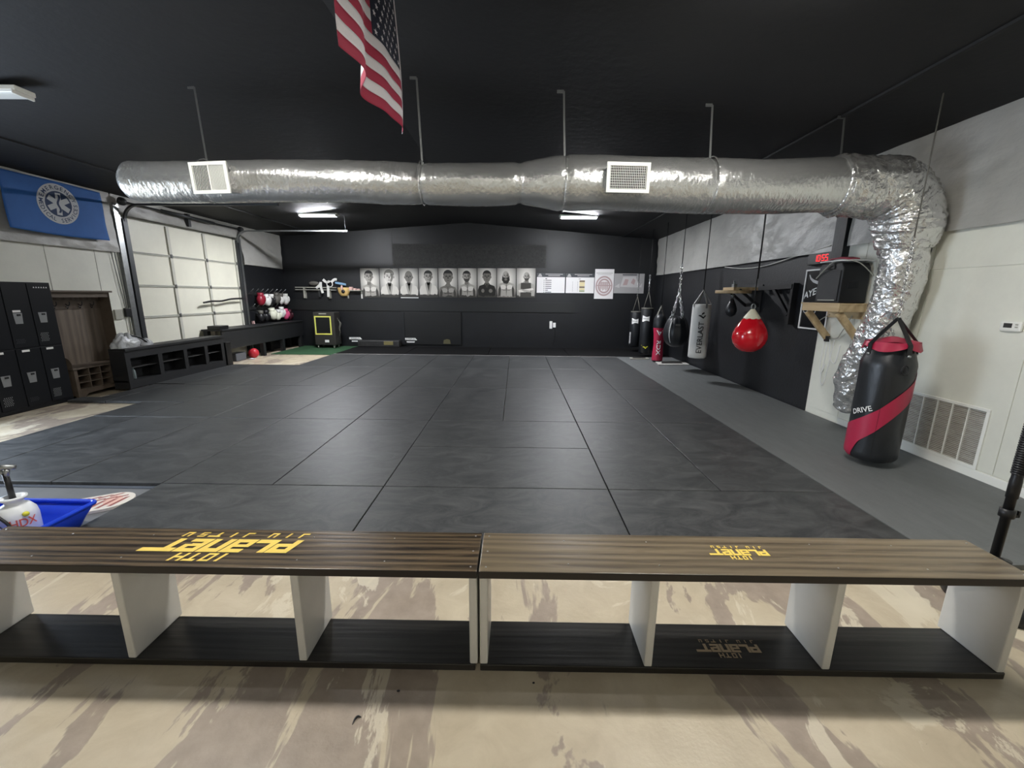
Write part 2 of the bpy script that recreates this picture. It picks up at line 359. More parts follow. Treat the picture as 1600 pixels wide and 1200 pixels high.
# ceiling: two slopes, with purlins
c = MB()
for x0, x1 in ((XL-.2, XRIDGE), (XRIDGE, XR+.2)):
    za, zb = ceil_z(x0), ceil_z(x1)
    c.add([(x0, YF-.2, za), (x1, YF-.2, zb), (x1, YB+.2, zb), (x0, YB+.2, za), (x0, YF-.2, za+.1), (x1, YF-.2, zb+.1), (x1, YB+.2, zb+.1), (x0, YB+.2, za+.1)],
          [(0, 1, 2, 3), (7, 6, 5, 4), (0, 4, 5, 1), (1, 5, 6, 2), (2, 6, 7, 3), (3, 7, 4, 0)])
ceiling = struct(c.build('ceiling', M_CEIL)); ceiling['label'] = 'black low gable ceiling'
for x in (-6.3, 3.3):
    MB().box(x-.02, YF, ceil_z(x)-.02, x+.02, YB, ceil_z(x)+.02).build('purlin', M_CEIL, ceiling)
# back wall with battens
wall_back = struct(MB().box(XL-.2, YB, 0, XR+.2, YB+.15, 4.0).build('wall_back', M_BLKW)); wall_back['label'] = 'black painted back wall'
for x in (-3.97, .99): MB().box(x-.05, YB-.012, 2.5, x+.05, YB, 3.6).build('batten', M_BLKW, wall_back)
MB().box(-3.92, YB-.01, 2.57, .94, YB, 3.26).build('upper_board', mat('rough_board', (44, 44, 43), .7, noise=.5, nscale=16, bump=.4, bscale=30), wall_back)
MB().box(XL, YB-.03, 1.18, 1.9, YB, 1.5).build('wall_board', mat('charcoal_wall_board', (24, 26, 27), .55), wall_back)
MB().box(-3.7, YB-.05, .1, -1.78, YB, 1.16).build('wall_panel', mat('black_wall_hatch', (16, 17, 18), .5), wall_back, bevel=.006)
MB().box(-3.72, YB-.07, .1, -3.62, YB, 1.16).build('hatch_trim', M_BLKW, wall_back)
for z in (.95, .75, .55): MB().box(-3.5, YB-.056, z, -2.2, YB-.05, z+.008).build('hatch_rib', M_BLKW, wall_back)
# front wall (behind the camera)
struct(MB().box(XL-.2, YF-.15, 0, XR+.2, YF, 4.0).build('wall_front', M_WHTW))
# left wall with an open doorway (y 2.55..4.95) and the roller door hole filled by the garage door
wl = MB()
wl.box(XL-.15, YF, 0, XL, 2.55, 2.45).box(XL-.15, 2.55, 2.3, XL, 4.95, 2.45).box(XL-.15, 4.95, 0, XL, 8.2, 2.45)
wall_left = struct(wl.build('wall_left', M_WHTW)); wall_left['label'] = 'white left wall'
MB().box(XL-.15, YF, 2.45, XL, 8.2, 4.0).box(XL-.15, 8.2, 3.12, XL, 11.45, 4.0).box(XL-.15, 11.45, 2.45, XL, YB, 4.0).build('upper_wall', M_INSUL, wall_left)
MB().box(XL-.15, 8.2, 0, XL-.1, 11.5, 3.2).build('outer_sheet', M_WHTW, wall_left)
MB().box(XL-.15, 11.45, 0, XL, YB, 2.45).build('black_wall_section', M_BLKW, wall_left)
for y in (6.75, 7.55): MB().box(XL, y, 0, XL+.004, y+.006, 2.45).build('panel_seam', M_RAIL, wall_left)
def insul(name, x, y0, y1, z0, z1, sgn, parent, seed):
    ny = max(4, int((y1-y0)*16)); 
    def fn(u, v):
        y = y0+(y1-y0)*u; z = z0+(z1-z0)*v
        d = .05*nz(y*1.1+seed, z*2.2, seed)+.02*nz(y*4+z*3, z*5, seed+3)+.012*math.sin((y*3+z*7+2*nz(y, z, seed))*3)*nz(y*1.5, z, 9+seed)
        e = min(v, 1-v, 1)*6; d = .035+d*min(1, e+.3)+.025*(1-v)
        return Vector((x-sgn*max(.008, d), y, z))
    return MB().grid(fn, ny, 22).build(name, M_INSUL, parent)
insul('insulation_panel', XL, YF, 7.98, 2.42, 3.5, -1, wall_left, 1.3)
insul('insulation_panel', XL, 8.0, 11.6, 3.12, 3.5, -1, wall_left, 4.3)
insul('insulation_panel', XL, 11.62, 13.5, 2.46, 3.5, -1, wall_left, 7.7)
# right wall: white metal panels near, black far
wr = MB().box(XR, YF, 0, XR+.15, 6.16, 2.44)
wall_right = struct(wr.build('wall_right', M_WHTW)); wall_right['label'] = 'white right wall'
MB().box(XR-.004, 6.16, 0, XR+.15, YB, 2.44).build('black_wall_section', M_BLKW, wall_right)
MB().box(XR, YF, 2.44, XR+.15, YB, 4.0).build('upper_wall', M_INSUL, wall_right)
seam = [YF, 2.5, 3.62, 4.63, 5.52, 6.14]
for a, b in zip(seam, seam[1:]):
    for z0, z1 in ((.13, 2.02), (2.03, 2.42)):
        MB().box(XR-.008, a+.004, z0, XR, b-.004, z1).build('wall_panel', M_WHTW, wall_right, bevel=.002)
struct(MB().box(XR-.02, YF, 0, XR-.001, 5.5, .12).build('baseboard_right', M_WHITE, bevel=.004))
insul('insulation_panel', XR, YF, 5.8, 2.4, 3.5, 1, wall_right, 2.2)
insul('insulation_panel', XR, 6.04, 13.5, 2.36, 3.5, 1, wall_right, 11.1)
struct(MB().box(XR-.10, 5.82, 2.2, XR, 6.02, 3.5).build('trim_1', M_BLKW))['label'] = 'black steel column end between insulation panels'

# ------------------------------------------------------------------ training mats
def panel_mesh(sx, sy, h, m):
    g = .004; return MB().box(g, g, 0, sx-g, sy-g, h).build('tmp', m, bevel=.006)
tm = thing('training_mat', (-1, 7, 0), 'black training mat floor of butted vinyl panels', 'mat')
PM = {}
def mat_panel(x0, y0, x1, y1):
    k = (round(x1-x0, 3), round(y1-y0, 3))
    if k not in PM:
        me = MB().box(.004, .004, .002, k[0]-.004, k[1]-.004, .04).build('mat_panel', M_MAT, tm, bevel=.005)
        me.data.transform(Matrix.Translation(ORG[tm.name])); me.location = Vector((x0, y0, 0))-ORG[tm.name]; PM[k] = me
    else:
        o = PM[k].copy(); COL.objects.link(o); o.location = Vector((x0, y0, 0))-ORG[tm.name]; o.parent = tm
for a, b in ((.84, 2.84), (-1.16, .84), (-3.16, -1.16)): mat_panel(a, 2.41, b, 3.41)
for a, b in ((1.84, 2.84), (.84, 1.84), (-2.16, -1.16), (-3.16, -2.16), (-4.16, -3.16), (-5.16, -4.16), (-5.8, -5.16)): mat_panel(a, 3.41, b, 5.41)
mat_panel(-1.16, 3.41, .84, 4.41); mat_panel(-1.16, 4.41, .84, 5.41)
for yi, (y0, y1) in enumerate(((5.41, 7.45), (7.45, 9.55), (9.55, 11.65))):
    for i in range(8):
        mat_panel(-5.16+i, y0, -4.16+i, y1)
mat_panel(-5.8, 5.41, -5.16, 6.2); mat_panel(-6.4, 6.2, -5.16, 7.45); mat_panel(-7.005, 6.2, -6.4, 6.45); mat_panel(-6.7, 6.45, -6.4, 7.45)
mat_panel(-6.16, 7.45, -5.16, 9.7); mat_panel(-7.0, 7.5, -6.16, 9.7)
MB().box(-5.15, 11.6, .0405, 2.83, 11.64, .0425).build('edge_tape', mat('pale_edge_tape', (150, 150, 148), .6), tm)
bmz = thing('rear_floor_mat', (0, 12.6, 0), 'dark rubber floor mats along the foot of the back wall', 'mat')
xs = [-5.16, -3.2, -.8, 1.55, 4.4]
for a, b in zip(xs, xs[1:]):
    MB().box(a+.006, 11.76, .001, b-.006, 13.52, .035).build('mat_panel', M_MATB, bmz, bevel=.005)
gm = thing('grey_mat_strip', (3.63, 7, 0), 'grey mat strip running along the right wall under the bags', 'mat')
for y0, y1 in ((2.41, 7.0), (7.0, 11.65)): MB().box(2.845, y0, .001, 4.425, y1+.0, .04).build('mat_panel', M_GREY, gm, bevel=.003)
tag(MB().box(-6.95, 11.62, .001, -5.17, 13.58, .018).build('turf_mat', M_TURF), 'green artificial turf mat under the evaporative cooler', 'turf')

# ------------------------------------------------------------------ garage door in the left wall
gd = thing('door_1', (XL, 9.8, 0), 'white sectional garage door', 'door'); gd['kind'] = 'structure'; del gd['category']
ys = [8.27, 9.22, 10.27, 11.36]; zs = [0, .6, 1.21, 1.83, 2.46, 3.09]
for a, b in zip(zs, zs[1:]):
    for p, q in zip(ys, ys[1:]):
        MB().box(XL-.06, p+.035, a+.02, XL-.01, q-.035, b-.02).build('door_panel', M_DOOR, gd, bevel=.006)
for z in zs[1:-1]:
    MB().box(XL-.05, ys[0], z-.022, XL+.015, ys[-1], z-.004).box(XL-.05, ys[0], z+.004, XL+.015, ys[-1], z+.022).build('rail', M_DRAIL, gd, bevel=.003)
for y in ys:
    for a, b in zip(zs, zs[1:]):
        o = MB().box(XL-.05, y-.035, a+.025, XL+.02, y+.035, b-.025).build('stile', M_DRAIL, gd, bevel=.004)
    for z in zs[1:-1]:
        MB().box(XL+.015, y-.022, z-.04, XL+.035, y+.022, z+.04).build('hinge', mat('hinge_steel', (112, 113, 110), .4, metal=.6), gd, bevel=.005)
for y in (8.2, 11.43):
    t = MB().box(XL+.0, y-.05, 0, XL+.07, y+.05, 3.05).build('vertical_track', M_DSTEEL, gd, bevel=.004)
    pth = [(XL+.06, y, 3.0)]+[(XL+.06+.3*(1-math.cos(a)), y, 3.0+.3*math.sin(a)) for a in [PI/2*i/8 for i in range(1, 9)]]+[(XL+3.0, y, 3.32)]
    tr = MB()
    for p, q in zip(pth, pth[1:]): tr.bar(p, q, .05, .035)
    tr.build('horizontal_track', M_DSTEEL if y < 9 else M_STEEL, gd)
    MB().bar((XL+2.95, y, 3.3), (XL+2.95, y, ceil_z(XL+2.95)), .03, .004).build('track_hanger', M_DSTEEL, gd)
MB().tube([(XL+.14, 8.05, 3.34), (XL+.14, 11.55, 3.34)], .016, 10).build('torsion_shaft', M_DSTEEL, gd)
MB().tube([(XL+.14, 9.0, 3.34), (XL+.14, 10.5, 3.34)], .035, 12).build('torsion_spring', M_DSTEEL, gd)
for y in (8.12, 11.5): MB().tube([(XL+.14, y-.03, 3.34), (XL+.14, y+.03, 3.34)], .07, 16).build('cable_drum', M_DSTEEL, gd)
MB().box(XL+.02, 9.75, 3.15, XL+.1, 9.82, 3.42).build('shaft_bracket', M_DSTEEL, gd)
MB().box(XL, 8.02, 0, XL+.05, 8.13, 3.3).build('door_jamb', M_STEEL, gd)
MB().box(XL, 11.5, 0, XL+.05, 11.58, 3.2).build('door_jamb', M_STEEL, gd)
tag(MB().tube(smooth_path([(XL+.12, 9.83, 1.47), (XL+.12, 10.1, 1.5), (XL+.12, 10.45, 1.5), (XL+.12, 10.8, 1.545), (XL+.12, 11.3, 1.56)], 6), .022, 10).build('door_pull_bar', M_BLACK),
    'black bent bar across the third row of garage door panels', 'bar')
cb = thing('door_control_box', (XL, 7.97, 1.2), 'small black control box with wires beside the garage door', 'control box')
MB().box(XL, 7.9, 1.24, XL+.05, 8.02, 1.4).build('box', M_BLACK, cb, bevel=.006)
MB().box(XL, 7.7, 1.2, XL+.03, 7.85, 1.38).build('junction_box', M_RAIL, cb, bevel=.004)
for y, z1, dy in ((7.93, 2.6, -.1), (7.96, 2.6, -.06), (7.99, 2.6, -.02)):
    MB().tube(smooth_path([(XL+.02, y, 1.4), (XL+.03, y+dy*.4, 1.8), (XL+.02, y+dy, z1)], 5), .005, 6).build('wire', M_DSTEEL, cb)
for y in (7.94, 7.985): MB().tube([(XL+.02, y, 1.24), (XL+.02, y+.01, .6)], .008, 6).build('conduit', M_RAIL, cb)

# ================================================================== FRONT BENCHES
PL_GLYPH = {  # stroke rectangles in a 1 x 1 cell (x0, y0, x1, y1), squared letter shapes
    'P': [(0, 0, .31, 1), (.31, .72, 1.04, 1), (.73, .3, 1.04, .72), (.31, .3, .73, .54)],
    'L': [(0, 0, .31, 1), (.31, 0, 1.02, .28)],
    'a': [(.05, .74, 1.02, 1), (.71, 0, 1.02, .74), (.0, 0, .71, .24), (0, .24, .28, .6), (.28, .4, .71, .6)],
    'n': [(0, 0, .31, 1), (.31, .72, 1.02, 1), (.71, 0, 1.02, .72)],
    'e': [(0, 0, .31, 1), (.31, .74, 1.02, 1), (.71, .42, 1.02, .74), (.31, .36, .71, .58), (.31, 0, .98, .24)],
    'T': [(0, .72, 1.6, 1), (.3, 0, .62, .72)],
    '1': [(.35, 0, .65, 1)], '0': [(0, 0, .25, 1), (.75, 0, 1, 1), (.25, .8, .75, 1), (.25, 0, .75, .2)],
    't': [(0, .76, 1, 1), (.38, 0, .62, .76)], 'H': [(0, 0, .24, 1), (.76, 0, 1, 1), (.24, .4, .76, .6)],
    'J': [(.7, 0, 1, 1), (0, 0, .7, .25)], 'I': [(.35, 0, .65, 1)], 'U': [(0, 0, .26, 1), (.74, 0, 1, 1), (.26, 0, .74, .25)],
    'S': [(0, .8, 1, 1), (0, .5, .26, .8), (0, .4, 1, .6), (.74, .2, 1, .4), (0, 0, 1, .2)],
}
def glyphs(mb, word, fr, x0, y0, cw, ch, gap, shear, n=.0015):
    x = x0
    for ch_ in word:
        if ch_ == ' ': x += cw*.8; continue
        for a, b, c_, d in PL_GLYPH[ch_]:
            P = [(a, b), (c_, b), (c_, d), (a, d)]
            mb.poly(fr, [(x+px*cw+shear*(y0+py*ch), y0+py*ch) for px, py in P], n)
        x += cw*(1.0)+gap
    return x
def logo(fr, W, H, shear, m, parent, name='logo'):
    # three lines, centred on (0,0), W wide, H tall: 10TH / PLaneT / JIU JITSU
    mb = MB(); cw = W/6.95; g = cw*.08
    glyphs(mb, 'PLane', fr, -W/2, -H*.17, cw, H*.46, g, shear)
    glyphs(mb, 'T', fr, -W/2+5*(cw+g), -H*.17, cw, H*.46, g, shear)
    glyphs(mb, '10', fr, -W*.16, H*.33, cw*.48, H*.26, cw*.1, shear); glyphs(mb, 'tH', fr, -W*.16+cw*1.25, H*.33, cw*.55, H*.26, cw*.1, shear)
    x = -W/2+W*.02
    for ch_ in 'JIU JITSU':
        if ch_ == ' ': x += W*.07; continue
        glyphs(mb, ch_, fr, x, -H*.42, cw*.36, H*.17, 0, shear); x += W*.108
    return mb.build(name, m, parent)
def bench(x0, x1, label, mtop, divs, logos):
    b = thing('cubby_bench', ((x0+x1)/2, 1.75, 0), label, 'bench')
    top = MB().box(x0, 1.6, .496, x1, 1.902, .534)
    top.m = [1, 0, 1, 1, 1, 1]
    tb = top.build('top_board', [mtop, M_EDGE], b, bevel=.004)
    sh = MB().box(x0+.003, 1.605, .004, x1-.012, 1.87, .04).build('bottom_shelf', M_SHELFB, b, bevel=.004)
    for d in divs: MB().box(d, 1.607, .04, d+.037, 1.885, .496).build('divider', M_OFFW, b, bevel=.006)
    for xs_ in (x0+.03, x1-.03):
        for y in (1.63, 1.745, 1.87):
            MB().lathe([(.0045, .5342), (.0045, .5352), (0, .5354)], (xs_, y, 0), 8).build('screw', M_STEEL, tb)
    for dx in (.4, .8, 1.6, 2.0):
        for y in (1.66, 1.84):
            MB().lathe([(.0035, .5342), (.0035, .535), (0, .5352)], (x0+dx+.03*nz(dx, y, 1), y, 0), 8).build('screw', M_STEEL, tb)
    for cx, cy, cz, W, H, shear, m in logos:
        fr = frame((cx, cy, cz), (-1, 0, 0), (0, -1, 0)); logo(fr, W, H, shear, m, tb if cz > .3 else sh)
    return b
bench(-2.595, -.158, 'dark stained cubby bench with the large yellow lettering', M_BOARD1, (-2.59, -1.795, -.992, -.195), [(-1.385, 1.773, .534, .70, .225, .35, M_GOLD)])
bench(-.15, 2.287, 'weathered brown cubby bench with small yellow lettering', M_BOARD2, (-.148, .614, 1.434, 2.235), [(1.07, 1.772, .534, .28, .105, .0, M_GOLD), (1.055, 1.725, .04, .31, .105, .0, M_BEIGE)])

# ------------------------------------------------------------------ post behind the right bench end
p = thing('barbell_post', (2.84, 2.2, 0), 'black upright post with ribbed grip behind the right bench end', 'post')
MB().lathe([(.022, .06), (.022, .62), (.026, .62), (.026, .72), (.024, .74), (.024, 1.25), (.0, 1.25)], (2.84, 2.2, 0), 20).build('shaft', M_BLACK, p)
g = MB(); z = .76
for k in range(34): g.lathe([(.026, z), (.031, z+.003), (.031, z+.009), (.026, z+.012)], (2.84, 2.2, 0), 18); z += .0135
g.build('grip', M_BLACK, p)
MB().lathe([(.028, .86-.02), (.034, .86-.02), (.034, .89), (.028, .89)], (2.84, 2.2, -.34), 18).box(2.855, 2.185, .50, 2.9, 2.2, .515).box(2.89, 2.185, .50, 2.9, 2.2, .54).build('clamp', M_BLACK, p)
MB().lathe([(.0, .03), (.22, .03), (.225, .045), (.225, .085), (.215, .1), (.08, .1), (.07, .09), (.03, .09), (.03, .3), (.0, .3)], (2.8, 2.12, -.028), 40).build('base', M_BLACK, p)

# ================================================================== DUCT
duct = thing('air_duct', (0, 4.7, 2.4), 'silver foil flexible air duct hung across the ceiling', 'duct')
DY, DZ = 4.72, 2.865
def duct_r(x):
    if x < .05: return .205
    if x < .45: return .205+.06*(x-.05)/.4
    return .265
def wr_disp(amp):
    def f(P, q, i):
        a = math.atan2(q.z, q.y)
        return amp*(.55*nz(P.x*2.2, a*1.2, .3)+.35*nz(P.x*9, a*2.2+P.x, 2.)*abs(nz(P.x*.9, a, 7.))*2+.2*nz(P.x*22, a*3, 5.))
    return f
N = 300; x0d, x1d = -4.2, 3.35; path = []; rad = []
for i in range(N+1):
    x = x0d+(x1d-x0d)*i/N
    r_ = duct_r(x); e = (x-x0d)/.16
    if e < 1: r_ *= (max(.02, 1-(1-e)**2))**.5*.45+.55*min(1, .25+e*.9)
    pinch = 0
    for s_ in (-3.27, -1.0, .02, .49, 2.0): pinch += .016*math.exp(-((x-s_)/.03)**2)
    path.append((x, DY, DZ+(.012*math.sin(x*2.1)))); rad.append(r_-pinch)
MB().tube(path, rad, 48, disp=wr_disp(.02)).build('duct_tube', M_FOIL, duct)
el = smooth_path([(3.3, DY, DZ), (3.62, DY, DZ), (3.9, DY-.02, DZ-.04), (4.08, DY-.03, DZ-.2), (4.14, DY-.03, DZ-.42), (4.15, DY-.02, DZ-.62)], 14)
def el_disp(P, q, i): return .05*abs(nz(P.x*4+P.z*4, q.y*1.8+q.z*2, 1.7))+.028*nz(i*.55+q.y*2, q.z*2.5, 3.)
rad = [.27+.015*math.sin(i/len(el)*PI) - (.05*max(0, (i/len(el)-.7)/.3)) for i in range(len(el))]
MB().tube(el, rad, 48, disp=el_disp).build('elbow', M_FOIL2, duct)
rs = smooth_path([(4.15, DY-.01, DZ-.55), (4.18, 4.68, 2.0), (4.19, 4.74, 1.6), (4.19, 4.86, 1.2), (4.18, 5.0, .85), (4.2, 5.06, .55), (4.26, 5.08, .38)], 16)
def rs_disp(P, q, i): return .022*nz(P.z*9, q.x*2, q.y*2)+.012*nz(P.z*30, q.x*3, q.y*3)
rad = [(.205 if i/len(rs) < .72 else .205-.03*math.sin((i/len(rs)-.72)/.28*PI)) * (1 if i/len(rs) < .93 else 1-(i/len(rs)-.93)*4.2) for i in range(len(rs))]
MB().tube(rs, rad, 44, disp=rs_disp).build('riser', M_FOIL2, duct)
MB().tube([(4.15-.235*math.cos(a), DY-.02+.235*math.sin(a), 2.3+.02*math.sin(a)) for a in [2*PI*k/40 for k in range(40)]], .012, 8, closed=True).build('clamp_band', M_FOIL2, duct)
def register(cx, cy, cz, wd, ht, tilt, yaw, split):
    y_ = Vector((0, -math.sin(tilt), math.cos(tilt))); x_ = Vector((1, 0, 0)); rm = Matrix.Rotation(yaw, 3, 'Z'); x_ = rm @ x_; y_ = rm @ y_
    fr = frame((cx, cy, cz), x_, y_)
    MB().obox(fr, -wd/2+.02, -ht/2+.02, -.2, wd/2-.02, ht/2-.02, -.02).build('register_collar', M_FOIL2, duct)
    f = MB(); e = .032
    f.obox(fr, -wd/2, -ht/2, -.004, wd/2, -ht/2+e, .01).obox(fr, -wd/2, ht/2-e, -.004, wd/2, ht/2, .01).obox(fr, -wd/2, -ht/2+e, -.004, -wd/2+e, ht/2-e, .01).obox(fr, wd/2-e, -ht/2+e, -.004, wd/2, ht/2-e, .01)
    if split: f.obox(fr, -.006, -ht/2+e, -.004, .006, ht/2-e, .008)
    ro = f.build('register', M_WHITE, duct)
    MB().obox(fr, -wd/2+e, -ht/2+e, -.0198, wd/2-e, ht/2-e, -.0195).build('register_throat', M_INK, ro)
    n = 20
    for k in range(n):
        u = -wd/2+e+(wd-2*e)*(k+.5)/n; s_ = (.003 if split and u < 0 else -.001)
        m_ = MB(); P = [fr(u-.0015+s_, -ht/2+e, .006), fr(u+.0015+s_, -ht/2+e, .006), fr(u+.0015-s_, -ht/2+e, -.012), fr(u-.0015-s_, -ht/2+e, -.012)]
        Q = [a+y_*(ht-2*e) for a in P]
        m_.add(P+Q, [(0, 1, 2, 3), (7, 6, 5, 4), (0, 4, 5, 1), (1, 5, 6, 2), (2, 6, 7, 3), (3, 7, 4, 0)]).build('slat', M_WHITE, ro)
    if not split:
        for k in range(9):
            v = -ht/2+e+(ht-2*e)*(k+.5)/9; MB().obox(fr, -wd/2+e, v-.002, -.016, wd/2-e, v+.002, -.012).build('cross_slat', M_WHITE, ro)
register(-3.06, 4.43, 2.83, .42, .29, R(4), R(-8), True)
register(1.08, 4.38, 2.85, .425, .275, R(0), R(3), False)
for x, lz in ((-3.27, .205), (-1.0, .205), (.49, .26), (2.0, .265), (3.35, .27)):
    st = MB().bar((x, DY, DZ+lz-.02), (x-.03, DY, ceil_z(x)-.01), .02, .003, upv=(0, 1, 0))
    st.bar((x-.03, DY, ceil_z(x)-.012), (x-.1, DY, ceil_z(x)-.012), .03, .004, upv=(0, 1, 0))
    so = st.build('hanger_strap', mat('dull_strap_steel', (120, 122, 122), .4, metal=.8), duct)
    MB().tube([(x, DY+(lz+.008)*math.cos(a), DZ+(lz+.008)*math.sin(a)) for a in [2*PI*k/36 for k in range(36)]], .006, 6, closed=True).build('strap_loop', M_FOIL2, so)

# ================================================================== LAMPS
def lamp(x, y, label, lens, dz=0., hl=.6):
    z = ceil_z(x)-.02-dz
    t = thing('ceiling_lamp', (x, y, z), label, 'lamp', 'ceiling strip lamps')
    MB().box(x-hl, y-.09, z-.045, x+hl, y+.09, z).build('housing', M_WHITE, t, bevel=.008)
    n = 12; pr = [(.085*math.cos(PI*k/n), -.028*math.sin(PI*k/n)) for k in range(n+1)]
    ls = MB(); V = [Vector((xx, y+a, z-.045+b)) for xx in (x-hl+.04, x+hl-.04) for a, b in pr]
    ls.add(V, [(k, k+1, n+1+k+1, n+1+k) for k in range(n)]+[tuple(range(n+1)), tuple(reversed(range(n+1, 2*n+2)))], 0)
    ls.build('lens', lens, t)
    for s_ in (-1, 1): MB().box(x+s_*(hl-.04)-(.02 if s_ < 0 else 0), y-.092, z-.075, x+s_*(hl-.04)+(.02 if s_ > 0 else 0), y+.092, z-.03).build('end_cap', M_WHITE, t, bevel=.006)
lamp(-4.87, 10.75, 'lit strip lamp on the ceiling above the left end of the portrait row', M_LENSB, 0, .47)
lamp(1.52, 10.85, 'lit strip lamp on the ceiling above the wall charts', M_LENSB, 0, .47)
lamp(-5.3, 4.40, 'unlit strip lamp at the left edge of the ceiling', M_LENSOFF)
for x, y, l in ((1.6, 2.7, 'lit strip lamp on the ceiling over the right bench'), (-2.6, 2.6, 'lit strip lamp on the ceiling over the left bench')):
    lamp(x, y, l, M_LENS)
lamp(-.5, -1.9, 'lit strip lamp on the ceiling behind the viewer', M_LENSF)

# ================================================================== FLAGS
uf = thing('american_flag', (-.91, 2.9, 2.9), 'American flag hanging from the ceiling above the mats', 'flag')
FY0, FY1, FZ0, FZ1 = 2.33, 3.44, 2.9, 3.8     # near, far (hoist), bottom, top
def flag_pt(u, v):       # u: 0 at hoist (far) .. 1 at fly (near); v: 0 bottom .. 1 top
    y = FY1+(FY0-FY1)*u; z = FZ0+(FZ1-FZ0)*v
    a = (1-v*.75)
    x = -.91+a*(.045*math.sin(u*9+v*1.5)+.02*math.sin(u*17+1+v*3))+.02*(1-v)
    z += .012*math.sin(u*8+.5)*(1-v)
    return Vector((x, y, z))
NU = 60
for i in range(13):
    v0, v1 = i/13, (i+1)/13; u0 = 0 if i < 6 else .4
    m = M_FLAGR if i % 2 == 0 else M_FLAGW
    MB().grid(lambda u, v: flag_pt(u0+(1-u0)*u, v0+(v1-v0)*v), NU, 4).build('stripe', m, uf, solid=.002)
MB().grid(lambda u, v: flag_pt(.4*u, 6/13+(7/13)*v), 30, 16).build('canton', M_FLAGB, uf, solid=.002)
st = MB()
for r_ in range(9):
    for c_ in range(6 if r_ % 2 == 0 else 5):
        cu = .4*((c_+.5)/6 if r_ % 2 == 0 else (c_+1)/6); cv = 6/13+7/13*((r_+.6)/9.2)
        P = []
        for k in range(10):
            rr = .021 if k % 2 == 0 else .009; a = PI/2+k*PI/5
            P.append((cu+rr*math.cos(a)/1.11, cv+rr*math.sin(a)/.9))
        for side in (.004, -.004):
            V = [flag_pt(a, b)+Vector((side, 0, 0)) for a, b in P]; st.add(V, [tuple(range(10))])
st.build('stars', M_FLAGW, uf)
MB().grid(lambda u, v: flag_pt(.003-.02*u, v)+Vector((.004, 0, 0)), 1, 30).build('hoist_band', M_FLAGW, uf, solid=.002)
MB().tube([(-.91, 2.3, 3.805), (-.91, 3.46, 3.805)], .008, 8).build('hanging_cord', M_BLACK, uf)

ef = thing('ems_flag', (XL+.1, 7.1, 2.6), 'blue flag with a white round medical emblem on the left wall', 'flag')
fr = frame((XL+.15, 6.97, 3.03), (0, 1, 0), (0, 0, 1))
def efp(u, v, n=0.): return fr(u, v, n+.012*math.sin(u*5+v*3)+.008*math.sin(v*9))
MB().grid(lambda u, v: efp(-.75+1.5*u, -.43+.80*v-.02*math.sin(u*PI)*(1-v)), 40, 26).build('cloth', M_EMSB, ef, solid=.002)
def disc(m, r0, r1, n, name, cx=-.0, cy=.03):
    k = 48; V = []; 
    for i in range(k):
        a = 2*PI*i/k; V += [efp(cx+r0*math.cos(a), cy+r0*math.sin(a), n), efp(cx+r1*math.cos(a), cy+r1*math.sin(a), n)]
    return MB().add(V, [(2*i, 2*i+1, (2*i+3) % (2*k), (2*i+2) % (2*k)) for i in range(k)]).build(name, m, ef)
disc(M_EMSW, .19, .30, .004, 'emblem_ring'); disc(M_EMSD, .001, .19, .004, 'emblem_disc')
s_ = MB()
for k in range(3):
    a = PI/2+k*PI/3; ca, sa = math.cos(a), math.sin(a)
    s_.add([efp(.0+ca*p-sa*q, .03+sa*p+ca*q, .006) for p, q in ((-.165, -.038), (.165, -.038), (.165, .038), (-.165, .038))], [(0, 1, 2, 3)])
s_.build('emblem_star', M_EMSW, ef)
sn = MB(); P = [(.02*math.sin(t*9)*(1-t*.4), .03-.13+.27*t) for t in [i/14 for i in range(15)]]
for (a, b), (c_, d) in zip(P, P[1:]): sn.add([efp(a-.016, b, .008), efp(a+.016, b, .008), efp(c_+.016, d, .008), efp(c_-.016, d, .008)], [(0, 1, 2, 3)])
sn.build('emblem_snake', M_EMSD, ef)
def ring_text(word, total, start, a_mid, step, inward, name):
    tx = MB()
    for i, ch in enumerate(word):
        k = start+i; a = a_mid+(step*((total-1)/2-k) if not inward else step*(k-(total-1)/2)); rr = .245
        ux = (math.sin(a), -math.cos(a)) if not inward else (-math.sin(a), math.cos(a)); uy = (math.cos(a), math.sin(a)) if not inward else (-math.cos(a), -math.sin(a))
        tx.text(ch, None, .06, mapf=lambda p, q: efp(rr*math.cos(a)+ux[0]*p+uy[0]*q, .03+rr*math.sin(a)+ux[1]*p+uy[1]*q, .006), bold=.01)
    tx.build(name, M_EMSD, ef)
ring_text('EMERGENCY', 9, 0, PI/2, R(17), False, 'upper_lettering')
ring_text('MEDICAL', 16, 0, -PI/2, R(12.5), True, 'lower_lettering'); ring_text('SERVICES', 16, 8, -PI/2, R(12.5), True, 'lower_lettering')

